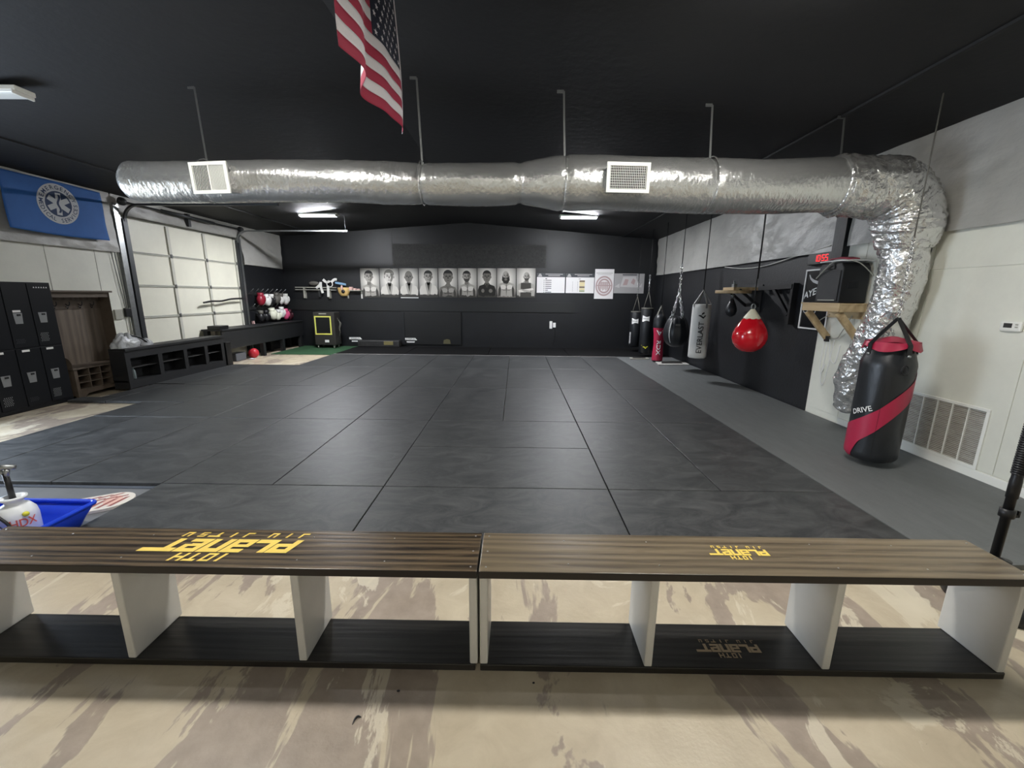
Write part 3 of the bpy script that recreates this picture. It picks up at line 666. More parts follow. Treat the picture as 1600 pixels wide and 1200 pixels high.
# ================================================================== LEFT WALL FURNITURE
lk = thing('locker_bank', (-7.22, 5.7, 0), 'tall black metal locker bank beside the wooden hall tree', 'locker')
LX = -7.03
MB().box(-7.44, 4.78, 0.02, LX-.012, 6.35, 1.83).build('body', M_BLKMETAL, lk, bevel=.005)
MB().box(-7.43, 4.8, 0, LX-.03, 6.33, .06).build('plinth', M_BLKMETAL, lk)
ed = [6.345-.313*i for i in range(6)]
for i in range(5):
    for tier, (z0, z1) in enumerate(((.07, .895), (.915, 1.81))):
        y1, y0 = ed[i]-.006, ed[i+1]+.006
        d = MB().box(LX-.011, y0, z0, LX, y1, z1).build('door', M_BLKMETAL, lk, bevel=.003)
        yc = (y0+y1)/2-.03; zc_ = z0+.41
        frl = frame((LX, yc, zc_), (0, 1, 0), (0, 0, 1))
        MB().poly(frl, [(-.045, -.075), (.045, -.075), (.055, .075), (-.055, .075)], .004, .004).build('handle_plate', mat('brushed_grey_plate', (150, 152, 152), .4, metal=.5), d)
        MB().obox(frl, -.012, .035, .004, .03, .06, .012).build('latch', M_BLACK, d)
        if (tier == 0 and i < 4) or (tier == 1 and i in (1, 3)): MB().obox(frl, -.05, .085 if tier else .37, 0, .045, .115 if tier else .40, .002).build('name_label', M_LABEL, d)
        vt = MB()
        for a in range(5):
            for b in range(6):
                u = -.08+a*.022+(b % 2)*.011; v = -.34+b*.022
                if i in (0, 3) or (tier == 0 and i == 2) or b < 3: vt.poly(frl, [(u, v-.009), (u+.007, v), (u, v+.009), (u-.007, v)], .001)
        vt.build('vent_holes', mat('vent_light', (130, 134, 136), .5) if i in (0, 2) else mat('vent_dark', (52, 56, 62), .5), d)
frl = frame((LX+.001, 6.2, 1.76), (0, 1, 0), (0, 0, 1)); lg = MB()
for k in range(6): lg.poly(frl, [(-.09+k*.033, -.01), (-.068+k*.033, -.01), (-.078+k*.033, .012)], .0)
lg.build('maker_mark', M_LABEL, lk)

ht = thing('hall_tree', (-7.24, 6.93, 0), 'grey-brown wooden hall tree with coat hooks and shoe cubbies', 'hall tree')
HX0, HX1, HY0, HY1 = -7.44, -7.03, 6.42, 7.46
MB().box(HX0, HY0+.02, .5, HX0+.015, HY1-.02, 1.70).build('back_panel', M_HALL, ht)
MB().box(HX0, HY0-.02, 1.69, HX0+.25, HY1+.02, 1.72).build('top_board', M_HALLD, ht, bevel=.004)
MB().box(HX0+.19, HY0+.02, 1.61, HX0+.205, HY1-.02, 1.69).build('crown_rail', M_HALLD, ht)
for y in (HY0, HY1-.02):
    frs = frame((HX0, y, 0), (1, 0, 0), (0, 0, 1))
    MB().poly(frs, [(0, .5), (.40, .5), (.40, .58), (.37, .64), (.31, .68), (.25, .74), (.22, .86), (.22, 1.69), (0, 1.69)], .0, -.02).build('side_panel', M_HALLD, ht)
MB().box(HX0+.015, HY0+.02, 1.42, HX0+.03, HY1-.02, 1.56).build('hook_rail', M_HALLD, ht)
for y in (6.66, 6.86, 7.06, 7.26):
    MB().tube(smooth_path([(HX0+.03, y, 1.5), (HX0+.07, y, 1.47), (HX0+.1, y, 1.5), (HX0+.1, y, 1.54)], 5), .007, 8).tube(smooth_path([(HX0+.03, y, 1.47), (HX0+.05, y, 1.43), (HX0+.07, y, 1.45)], 5), .006, 8).build('coat_hook', M_BLACK, ht)
MB().box(HX0, HY0-.02, .475, HX1+.02, HY1+.02, .5).build('seat', M_HALLD, ht, bevel=.004)
for y in (HY0, HY1-.05): MB().box(HX1-.05, y, 0, HX1, y+.05, .475).build('front_post', M_HALLD, ht, bevel=.003)
for y in (HY0, HY1-.018): MB().box(HX0, y, .05, HX1-.05, y+.018, .475).build('base_side', M_HALLD, ht)
MB().box(HX0, HY0+.02, .1, HX0+.01, HY1-.02, .475).build('base_back', M_HALLD, ht)
cy0, cy1 = HY0+.05, HY1-.05
for k in range(1, 5): MB().box(HX0+.01, cy0+(cy1-cy0)*k/5-.007, .15, HX1-.005, cy0+(cy1-cy0)*k/5+.007, .475).build('cubby_divider', M_HALLD, ht)
for z in (.14, .25, .36): MB().box(HX0+.01, cy0, z, HX1-.004, cy1, z+.014).build('cubby_shelf', M_HALLD, ht)
frs = frame((HX1-.02, cy0, 0), (0, 1, 0), (0, 0, 1)); L_ = cy1-cy0
MB().poly(frs, [(0, .02), (.06, .02), (.14, .065), (L_/2, .08), (L_-.14, .065), (L_-.06, .02), (L_, .02), (L_, .14), (0, .14)], .0, .018).build('arched_apron', M_HALLD, ht)

sb = thing('shoe_bench', (-7.0, 8.25, .04), 'long black open shoe bench in front of the garage door', 'bench')
SX0, SX1, SY0, SY1, SZ = -6.995, -6.72, 7.0, 9.45, .04
MB().box(SX0, SY0, .70, SX1+.02, SY1, .745).build('top_board', M_BLKWOOD, sb, bevel=.004)
MB().box(SX1-.03, SY0, .57, SX1, SY1, .70).build('top_rail', M_BLKWOOD, sb)
MB().box(SX1-.03, SY0, SZ+.001, SX1, SY1, .18).build('kick_board', M_BLKWOOD, sb)
MB().box(SX0, SY0, .16, SX1-.03, SY1, .18).build('bottom_board', M_BLKWOOD, sb)
MB().box(SX0, SY0, SZ+.001, SX0+.015, SY1, .7).build('back_board', M_BLKWOOD, sb)
for y in (SY0, 7.66, 8.27, 8.84, SY1-.09): MB().box(SX1-.03, y, .18, SX1, y+.09, .57).build('front_post', M_BLKWOOD, sb)
for y in (SY0, SY1-.02): MB().box(SX0+.015, y, SZ+.001, SX1-.03, y+.02, .7).build('end_panel', M_BLKWOOD, sb)
for y in (7.7, 8.31, 8.88): MB().box(SX0+.015, y, .18, SX1-.03, y+.02, .7).build('partition', M_BLKWOOD, sb)
for a, b in ((SY0+.02, 7.7), (7.72, 8.31), (8.33, 8.88), (8.9, SY1-.02)): MB().box(SX0+.02, a, .385, SX1-.06, b, .4).build('mid_shelf', mat('shelf_grey', (58, 58, 58), .5), sb)
sbx = thing('side_box', (-6.95, 9.6, .04), 'short black box standing between the shoe bench and the long bench', 'box')
MB().box(-7.2, 9.48, .041, -6.7, 9.66, .56).build('body', M_BLACK, sbx, bevel=.006); MB().box(-7.21, 9.475, .56, -6.69, 9.665, .58).build('lid', M_BLACK, sbx, bevel=.004)
wb = thing('water_bottle', (-6.83, 7.22, .18), 'clear water bottle in the left compartment of the shoe bench', 'bottle')
MB().lathe([(0, .181), (.03, .182), (.032, .2), (.032, .3), (.03, .33), (.013, .36), (.013, .375)], (-6.83, 7.22, 0), 20).build('body', mat('clear_bottle', (190, 205, 205), .15, trans=.6), wb)
MB().lathe([(.015, .375), (.015, .395), (0, .396)], (-6.83, 7.22, 0), 16).build('cap', M_LABEL, wb)
pb = thing('plastic_bag', (-6.87, 7.25, .745), 'crumpled clear plastic bag on the left end of the shoe bench', 'bag')
def bagfn(u, v):
    a = u*2*PI; t = v*PI/2; r_ = math.cos(t)
    d = 1+.22*nz(math.cos(a)*2, math.sin(a)*2, v*3)+.1*nz(math.cos(a)*6, math.sin(a)*6, v*9)
    return Vector((-6.87+.13*r_*d*math.cos(a), 7.22+.24*r_*d*math.sin(a), .748+.22*math.sin(t)*d))
MB().grid(bagfn, 40, 16).build('film', M_PLASTIC, pb)
MB().tube(smooth_path([(-6.85, 7.3, .96), (-6.82, 7.45, .9), (-6.8, 7.58, .79), (-6.8, 7.66, .765)], 6), .014, 8).build('strap', M_BLACK, pb)
p2 = MB().grid(lambda u, v: Vector((-6.87+.1*math.cos(v*PI/2)*math.cos(u*2*PI)*(1+.3*nz(u*6, v*3, 1)), 7.6+.14*math.cos(v*PI/2)*math.sin(u*2*PI), .748+.11*math.sin(v*PI/2)*(1+.3*nz(u*7, v*4, 5)))), 24, 8).build('bag_tail', M_PLASTIC, pb)

lb = thing('long_bench', (-7.2, 11.6, 0), 'long black bench with a deep front panel in the far left corner', 'bench')
MB().box(-7.44, 9.76, .81, -6.93, 13.55, .845).build('seat', M_BLKWOOD, lb, bevel=.004)
MB().box(-6.985, 9.76, .36, -6.95, 13.55, .81).build('front_panel', M_BLKWOOD, lb, bevel=.003)
for y in (9.8, 11.32, 12.3, 13.35):
    MB().box(-7.05, y, 0, -6.95, y+.1, .36).build('leg', M_BLKWOOD, lb); MB().box(-7.42, y, 0, -7.32, y+.1, .81).build('rear_leg', M_BLKWOOD, lb)
tag(MB().box(-7.3, 9.78, .846, -7.0, 10.1, .93).build('black_block', M_BLACK, bevel=.01), 'black block resting on the near end of the long bench', 'block')
rb = thing('red_ball', (-7.06, 10.98, 0), 'red leather ball on the floor under the long bench', 'ball')
MB().ell((-7.02, 10.96, .13), .13, .13, .13, 20, 14).build('body', mat('red_ball_leather', (190, 44, 56), .4), rb)
MB().tube([(-7.02+.131*math.cos(a)*.8, 10.96-.0+.131*math.sin(a)*.9, .13+.05*math.cos(a)) for a in [2*PI*k/24 for k in range(24)]], .004, 6, closed=True).build('seam', M_LABEL, rb)
tag(MB().box(-7.3, 10.3, .001, -7.05, 10.7, .2).build('storage_box', mat('grey_plastic_box', (92, 95, 100), .5), bevel=.015), 'grey plastic box on the floor under the long bench', 'box')
tag(MB().ell((-6.93, 10.72, .014), .09, .05, .013).build('paper_scrap', M_LABEL), 'small white scrap on the floor beside the red ball', 'scrap')

# glove rack on the left wall beyond the garage door
gr = thing('glove_rack', (XL, 12.6, .9), 'wall rack with two rows of steel pegs for gloves', 'rack')
for z in (1.66, 1.24): MB().box(XL, 11.62, z, XL+.03, 13.5, z+.07).build('back_rail', M_BLKWOOD, gr)
for z in (1.7, 1.28):
    for k in range(8): MB().tube([(XL+.02, 11.72+k*.235, z), (XL+.16, 11.72+k*.235, z+.12)], .008, 8).build('peg', M_STEEL, gr)
def glove(y, z, m, label, cuff=None, sc=1., tilt=0.):
    g = thing('boxing_glove', (XL+.16, y, z-.15), label, 'glove', 'gloves on the rack')
    rot = Matrix.Rotation(tilt, 3, 'X')
    c0 = Vector((XL+.17, y, z))
    MB().ell(c0+rot@Vector((0, 0, -.03)), .085*sc, .1*sc, .13*sc, 16, 10, rot=rot).build('mitt', m, g)
    MB().ell(c0+rot@Vector((.05, .07, .0)), .04*sc, .04*sc, .085*sc, 12, 8, rot=rot).build('thumb', m, g)
    V = MB(); V.tube([c0+rot@Vector((0, 0, .06)), c0+rot@Vector((0, 0, .1)), c0+rot@Vector((0, 0, .17))], [.06*sc, .065*sc, .07*sc], 14); V.build('cuff', cuff or m, g)
    return g
glove(11.98, 1.54, M_SKIRT, 'dark red boxing glove on the upper peg row', sc=1.25)
glove(12.27, 1.5, M_GLOVEW, 'white boxing glove beside the dark red glove', tilt=.3, sc=1.15)
glove(12.5, 1.5, M_GLOVEK, 'black and white boxing glove between the white and grey gloves', M_GLOVEW, tilt=-.1)
glove(12.78, 1.55, M_GLOVEG, 'dark grey boxing glove on the upper peg row', sc=1.1)
glove(13.02, 1.53, M_GLOVEW, 'white boxing glove beside the dark grey glove', M_GLOVEG)
glove(13.28, 1.52, M_GLOVEW, 'white boxing glove at the far end of the upper peg row', sc=1.1)
glove(11.9, 1.05, M_GLOVEK, 'black boxing glove with a white cuff patch at the near end of the lower row', M_GLOVEG)
glove(12.15, 1.05, M_GLOVEK, 'black boxing glove second on the lower peg row')
glove(12.48, 1.1, M_CREAMG, 'ivory boxing glove on the lower peg row', sc=1.25, tilt=.2)
glove(12.76, 1.05, M_CREAMG, 'ivory and pale boxing glove hanging lower on the row', M_GLOVEW, tilt=-.15)
glove(12.98, 1.12, M_GLOVEW, 'white boxing glove between the ivory and pink gloves', sc=1.05)
glove(13.2, 1.06, M_PINK, 'pink boxing glove on the lower peg row', sc=1.1)
glove(13.42, 1.02, M_WINE, 'wine red boxing glove in the corner of the lower row', M_WINE)
tag(MB().box(XL+.02, 11.68, .85, XL+.08, 11.73, .93).build('pink_tag', M_ROSE), 'small pale tag below the near end of the glove rack', 'tag')

# shelf brackets and gear on the back wall at left
gs = thing('gear_rail', (-6.4, YB, 1.6), 'pale wall rail with three bracket legs left of the portraits', 'rail')
MB().box(-7.05, YB-.12, 1.88, -5.75, YB-.06, 1.905).box(-7.05, YB-.12, 1.81, -5.75, YB-.06, 1.83).build('rail', M_RAIL, gs)
for x, z0 in ((-6.78, 1.55), (-6.3, 1.6), (-5.98, 1.55)): MB().box(x-.025, YB-.1, z0, x+.025, YB-.001, 1.9).build('bracket', M_RAIL if x != -6.3 else M_DSTEEL, gs)
sk = thing('white_harness', (-6.1, YB-.14, 1.7), 'white strap harness with a ring hanging over the wall rail', 'harness')
yk = YB-.15
MB().tube([(-5.92+.09*math.cos(a), yk, 2.0+.09*math.sin(a)) for a in [2*PI*k/24 for k in range(24)]], .016, 8, closed=True).build('ring', M_GLOVEW, sk)
for P in ([(-6.2, yk, 2.06), (-6.2, yk-.01, 1.9), (-6.16, yk, 1.72)], [(-5.98, yk, 1.95), (-5.97, yk-.02, 1.8), (-5.99, yk, 1.6)], [(-6.12, yk, 2.14), (-6.02, yk, 2.06), (-5.92, yk, 2.09)], [(-5.85, yk, 2.07), (-5.76, yk, 2.14), (-5.68, yk, 2.14)], [(-6.36, yk, 1.87), (-6.26, yk, 1.95), (-6.2, yk, 2.03)]):
    pp = smooth_path(P, 5); m_ = MB()
    for a, b in zip(pp, pp[1:]): m_.bar(a, b, .075, .012, upv=(0, 1, 0))
    m_.build('strap', M_GLOVEW, sk)
MB().ell((-6.42, yk, 2.02), .16, .05, .07).build('pad', M_GLOVEG, sk)
hg = thing('tan_headguard', (-5.55, YB-.15, 1.65), 'tan headguard hanging on the wall between the rail and portraits', 'headguard')
def hgf(u, v):
    a = PI*(.02+.96*u); t = v*PI*.62; rr = .19*math.cos(t*.8)
    return Vector((-5.52-rr*math.cos(a), YB-.03-.12*math.sin(a)*math.cos(t*.7), 1.9-.26*math.sin(t)))
MB().grid(hgf, 18, 10).build('shell', M_TAN2, hg, solid=.02)
MB().ell((-5.5, YB-.17, 1.78), .06, .03, .055).build('face_opening', M_GLOVEK, hg); MB().ell((-5.53, YB-.18, 1.89), .035, .03, .08).build('brow_pad', M_ROSE, hg)
tag(MB().obox(frame((-5.6, YB-.05, 2.02), (1, 0, -.18), (0, 0, 1)), -.17, -.035, 0, .17, .035, .05).build('blue_paddle', M_SKYB, bevel=.015), 'pale blue paddle on the wall above the tan headguard', 'paddle')
wsf = thing('small_wall_shelf', (-5.1, YB, 1.6), 'small wall shelf with pale bracket left of the first portrait', 'shelf')
MB().box(-5.32, YB-.2, 1.8, -4.93, YB-.001, 1.82).build('board', M_RAIL, wsf)
MB().box(-4.985, YB-.03, 1.56, -4.94, YB-.001, 1.8).build('bracket', M_LABEL, wsf); MB().box(-5.42, YB-.03, 1.56, -5.385, YB-.001, 1.82).build('bracket', M_RAIL, wsf)
for i, (x, wd, h_) in enumerate(((-5.26, .1, .1), (-5.14, .09, .06), (-5.03, .08, .045))):
    o = MB().box(x-wd/2, YB-.17, 1.821, x+wd/2, YB-.05, 1.821+h_).build('foam_block', M_ROSE, bevel=.015)
    tag(o, ['tallest rose foam block on the small wall shelf', 'middle rose foam block on the small wall shelf', 'smallest rose foam block on the small wall shelf'][i], 'foam block')

# evaporative cooler
ec = thing('evaporative_cooler', (-5.98, 13.2, .018), 'charcoal evaporative cooler with a yellow framed grille on casters', 'cooler')
CX0, CX1, CY0, CY1 = -6.32, -5.66, 12.98, 13.42
MB().box(CX0, CY0, .11, CX1, CY1, 1.14).build('body', M_COOL, ec, bevel=.02)
fr = frame(((CX0+CX1)/2-.03, CY0, .73), (1, 0, 0), (0, 0, 1))
MB().obox(fr, -.22, -.25, .0, .22, .25, .006).build('grille', M_GRILL, ec)
f = MB(); f.obox(fr, -.26, -.29, 0, .26, -.25, .015).obox(fr, -.26, .25, 0, .26, .29, .015).obox(fr, -.26, -.25, 0, -.22, .25, .015).obox(fr, .22, -.25, 0, .26, .25, .015).build('grille_frame', M_YEL, ec, bevel=.004)
for k in range(12): MB().obox(fr, -.22, -.24+k*.042, .005, .22, -.232+k*.042, .009).build('louvre', M_GRILL, ec)
MB().obox(fr, .02, -.53, 0, .15, -.45, .004).build('rating_label', M_LABEL, ec)
MB().obox(fr, -.11, .345, 0, .12, .375, .004).build('control_strip', M_RAIL, ec)
for x in (CX0+.08, CX1-.08):
    for y in (CY0+.06, CY1-.06):
        cst = MB().tube([(x-.015, y, .055), (x+.015, y, .055)], .037, 14).build('caster', M_RAIL, ec); MB().box(x-.025, y-.02, .06, x+.025, y+.02, .112).build('fork', M_STEEL, cst)
for k in range(4):
    MB().tube(smooth_path([(CX1+.01, 13.2, .95-.02*k), (CX1+.09+.015*k, 13.15, .8), (CX1+.06+.01*k, 13.15, .62), (CX1+.09, 13.15, .5), (CX1+.03, 13.2, .36+.03*k)], 6), .007, 6).build('cord', M_GLOVEG, ec)
# folded mats by the back wall
for i, (x, lab) in enumerate(((-5.28, 'small white printed label low on the back wall beside the cooler'), (-3.45, 'small white printed label low on the back wall hatch'))):
    lbx = thing('wall_label', (x, YB-.08, .15), lab, 'label')
    frx = frame((x, YB-.06 if i else YB-.001, .22), (1, 0, 0), (0, 0, 1))
    MB().poly(frx, [(-.2, .02), (.22, .02), (.17, .09), (-.2, .09)], .002, .002).build('upper_plate', M_LABEL, lbx); MB().poly(frx, [(-.12, -.06), (.13, -.06), (.15, -.02), (-.12, -.02)], .002, .002).build('lower_plate', M_LABEL, lbx)
    MB().text('ZEBRA', frx, .035, 0, .055, n=.003, width=.3).build('lettering', M_INK, lbx)
fm = thing('folded_mat', (-4.5, 13.3, .035), 'low dark folded mat against the back wall with a pale tag', 'mat')
MB().box(-5.1, 13.3, .036, -3.75, 13.55, .24).build('lower_fold', mat('worn_dark_vinyl', (48, 48, 48), .5, noise=.4, nscale=9), fm, bevel=.02); MB().box(-4.25, 13.293, .1, -3.95, 13.3, .22).build('tag', mat('khaki_tag', (120, 112, 70), .6), fm)
tag(MB().poly(frame((-2.25, YB-.052, .2), (1, 0, 0), (0, 0, 1)), [(-.12, -.07), (.12, -.07), (.1, .06), (0, .09), (-.1, .05)], .003, .003).build('khaki_patch', mat('khaki_patch', (92, 88, 62), .6)), 'dull khaki patch low on the back wall hatch', 'patch')
sw = thing('wall_switch', (1.2, YB, .7), 'pair of white electrical plates on the back wall', 'switch')
MB().box(1.1, YB-.015, .66, 1.19, YB-.0005, .9).build('plate', M_LABEL, sw, bevel=.006); MB().box(1.21, YB-.02, .7, 1.3, YB-.0005, .85).build('outlet', M_LABEL, sw, bevel=.006)
MB().tube(smooth_path([(1.27, YB-.02, .7), (1.29, YB-.05, .4), (1.2, YB-.06, .1), (1.3, YB-.1, .05)], 6), .006, 6).build('cord', M_BLACK, sw)

# ------------------------------------------------------------------ portraits
def poster(x0, x1, z0, z1, name, label, cat='poster', m=M_PAPER, group=None):
    t = thing(name, ((x0+x1)/2, YB-.02, z0), label, cat, group)
    me = MB().box(x0, YB-.012, z0, x1, YB-.0005, z1)
    return t, me
def portrait(i, label, hx, hz, hs, hair, beard, wear, tone='l', extra=None):
    hs *= 1.06; hz += .0
    x0 = -4.985+i*.6237; x1 = x0+.612; z0 = 1.60+i*.006; z1 = z0+.905
    t = thing('portrait_poster', ((x0+x1)/2, YB-.02, z0), label, 'poster', 'portrait row on the back wall')
    cx, cz = (x0+x1)/2, (z0+z1)/2
    b = MB().box(-.300, -.012, -.452, .300, -.0005, .452); bo = b.build('print_panel', M_PORT, None); bo.parent = t; bo.location = Vector((cx, YB, cz))-ORG[t.name]
    f = frame((cx, YB-.012, cz), (1, 0, 0), (0, 0, 1)); mb = MB(); ms = [GREY[k] for k in 'kdmlw']; ix = {k: j for j, k in enumerate('kdmlw')}
    def P(pts, tn, layer): mb.poly(f, pts, .0006*layer, 0, ix[tn])
    hx0, hz0 = hx, hz
    sk = {'gi': 'w', 'bare': tone, 'shirt': 'k', 'cross': tone}[wear]
    sh = hz0-hs*1.36
    # torso and neck
    P([(-.27, -.45), (-.29, sh-.18), (-.24, sh-.05), (-.1, sh), (hx0-.06, sh+.06), (hx0+.06, sh+.06), (.1, sh), (.24, sh-.05), (.29, sh-.18), (.27, -.45)], sk, 1)
    P([(hx0-.06, sh-.02), (hx0-.055, hz0-hs*.5), (hx0+.055, hz0-hs*.5), (hx0+.06, sh-.02)], 'm' if wear != 'gi' else 'd', 2)
    if wear == 'gi':
        P([(hx0-.07, sh+.04), (hx0+.07, sh+.04), (hx0+.03, -.3), (hx0, -.42), (hx0-.03, -.3)], 'd', 2)
        P([(hx0-.11, sh+.03), (hx0-.06, sh+.07), (hx0+.02, -.34), (hx0-.03, -.4)], 'l', 3); P([(hx0+.11, sh+.03), (hx0+.06, sh+.07), (hx0-.0, -.34), (hx0+.05, -.4)], 'l', 4)
        P([(-.27, -.45), (.27, -.45), (.2, -.36), (-.2, -.36)], 'm', 5)
    elif wear == 'bare':
        hl = 'l' if sk == 'm' else 'w'
        P(ellp(-.11, sh-.15, .1, .075), hl, 2); P(ellp(.11, sh-.15, .1, .075), hl, 2)
        P([(-.27, -.45), (-.255, sh-.22), (-.2, sh-.1), (-.17, sh-.2), (-.19, -.45)], 'd', 3); P([(.27, -.45), (.255, sh-.22), (.2, sh-.1), (.17, sh-.2), (.19, -.45)], 'd', 3)
        P([(-.006, sh-.05), (.006, sh-.05), (.014, sh-.2), (.0, -.45), (-.014, sh-.2)], 'd', 3)
        P([(-.16, sh-.21), (0, sh-.235), (.16, sh-.21), (.1, sh-.255), (0, sh-.25), (-.1, sh-.255)], 'm' if sk != 'm' else 'd', 3)
        P([(-.09, sh+.0), (0, sh-.045), (.09, sh+.0), (.0, sh-.06)], 'd', 3)
    elif wear == 'cross':
        P([(-.16, sh-.01), (.16, sh-.01), (.18, -.45), (-.18, -.45)], 'd', 2)
        P([(-.24, sh-.24), (.22, sh-.17), (.25, sh-.22), (.0, sh-.3), (-.22, sh-.31)], 'w', 4); P([(-.22, sh-.19), (.12, sh-.25), (.2, sh-.31), (-.05, sh-.29)], 'l', 5)
    else:
        P(ellp(-.13, sh-.2, .05, .06), 'm', 2); P(ellp(.12, sh-.2, .06, .06), 'm', 2); P([(-.05, sh+.03), (.05, sh+.03), (.03, sh-.1), (-.03, sh-.1)], 'd', 3)
    # head
    P(ellp(hx0, hz0, hs*.70, hs), tone, 6)
    P([(hx0+hs*.15, hz0+hs*.7), (hx0+hs*.6, hz0+hs*.4), (hx0+hs*.66, hz0-hs*.1), (hx0+hs*.4, hz0-hs*.75), (hx0+hs*.12, hz0-hs*.9), (hx0+hs*.3, hz0)], 'm', 7)
    for s_ in (-1, 1):
        P(ellp(hx0+s_*hs*.71, hz0-.02, hs*.1, hs*.2, 10), 'm', 5)
        P(ellp(hx0+s_*hs*.28, hz0+hs*.05, hs*.17, hs*.09, 10), 'k' if tone != 'w' and beard != 'full' else ('m' if tone == 'w' else 'd'), 8)
        P([(hx0+s_*hs*.12, hz0+hs*.2), (hx0+s_*hs*.48, hz0+hs*.22), (hx0+s_*hs*.46, hz0+hs*.28), (hx0+s_*hs*.12, hz0+hs*.27)], 'd', 8)
    P([(hx0-hs*.05, hz0+hs*.1), (hx0+hs*.05, hz0+hs*.1), (hx0+hs*.14, hz0-hs*.3), (hx0-hs*.14, hz0-hs*.3)], 'd' if tone == 'm' else 'm', 8)
    P([(hx0-hs*.26, hz0-hs*.52), (hx0+hs*.26, hz0-hs*.52), (hx0+hs*.15, hz0-hs*.6), (hx0-hs*.15, hz0-hs*.6)], 'd', 9)
    if hair == 'short': P(ellp(hx0, hz0+hs*.32, hs*.74, hs*.74, 16, 0, PI)+[(hx0-hs*.68, hz0+hs*.05), (hx0-hs*.55, hz0+hs*.5), (hx0+hs*.55, hz0+hs*.5), (hx0+hs*.68, hz0+hs*.05)], 'k', 9)
    elif hair == 'grey': P(ellp(hx0, hz0+hs*.36, hs*.78, hs*.72, 16, 0, PI)+[(hx0-hs*.7, hz0+hs*.1), (hx0-hs*.5, hz0+hs*.55), (hx0+hs*.5, hz0+hs*.55), (hx0+hs*.7, hz0+hs*.1)], 'm', 9)
    if beard == 'full': P([(hx0-hs*.75, hz0-hs*.1), (hx0-hs*.45, hz0-hs*.35), (hx0, hz0-hs*.42), (hx0+hs*.45, hz0-hs*.35), (hx0+hs*.75, hz0-hs*.1), (hx0+hs*.85, hz0-hs*.9), (hx0+hs*.4, hz0-hs*1.6), (hx0-hs*.4, hz0-hs*1.6), (hx0-hs*.85, hz0-hs*.9)], 'k', 10); P(ellp(hx0, hz0-hs*.75, hs*.3, hs*.25), 'm', 11)
    elif beard == 'short': P([(hx0-hs*.6, hz0-hs*.3), (hx0-hs*.3, hz0-hs*.42), (hx0+hs*.3, hz0-hs*.42), (hx0+hs*.6, hz0-hs*.3), (hx0+hs*.4, hz0-hs*.85), (hx0, hz0-hs*1.05), (hx0-hs*.4, hz0-hs*.85)], 'd', 8)
    rj = random.Random(i); zz = [(-.298+.596*k/12, -.435+.06*rj.random()+(.04 if wear == 'gi' else 0)) for k in range(13)]
    P([(-.298, -.45)]+zz+[(.298, -.45)], 'd' if i != 7 else 'm', 12)
    mb.build('figure_print', ms, t)
    if extra == 'strip': MB().obox(f, -.28, -.475, -.01, .29, -.445, .004).build('white_strip', M_LABEL, t)
portrait(0, 'portrait of a dark haired figure with head tilted, leftmost in the row', -.03, .2, .17, 'short', None, 'bare', 'l')
portrait(1, 'pale portrait of a grey haired figure in a white robe, second in the row', .0, .2, .19, 'grey', None, 'gi', 'w')
portrait(2, 'portrait of a bald figure in a white robe above a white strip', .0, .19, .17, None, None, 'gi', 'm', 'strip')
portrait(3, 'portrait of a short haired figure in an open white robe', -.0, .2, .17, 'short', None, 'gi', 'l')
portrait(4, 'portrait of a bare chested figure with thick dark hair, in the middle of the row', .01, .19, .19, 'short', None, 'bare', 'm')
portrait(5, 'portrait of a bare chested figure with hands clasped and dark bearded jaw', -.02, .2, .16, 'short', 'short', 'bare', 'l')
portrait(6, 'portrait of a figure in a black shirt', .0, .2, .17, 'short', None, 'shirt', 'm')
portrait(7, 'portrait of a bald bare chested figure with a huge beard', -.02, .22, .14, None, 'full', 'bare', 'l')
portrait(8, 'portrait of a bald figure with crossed arms, rightmost in the row', .02, .2, .13, None, 'short', 'cross', 'l')
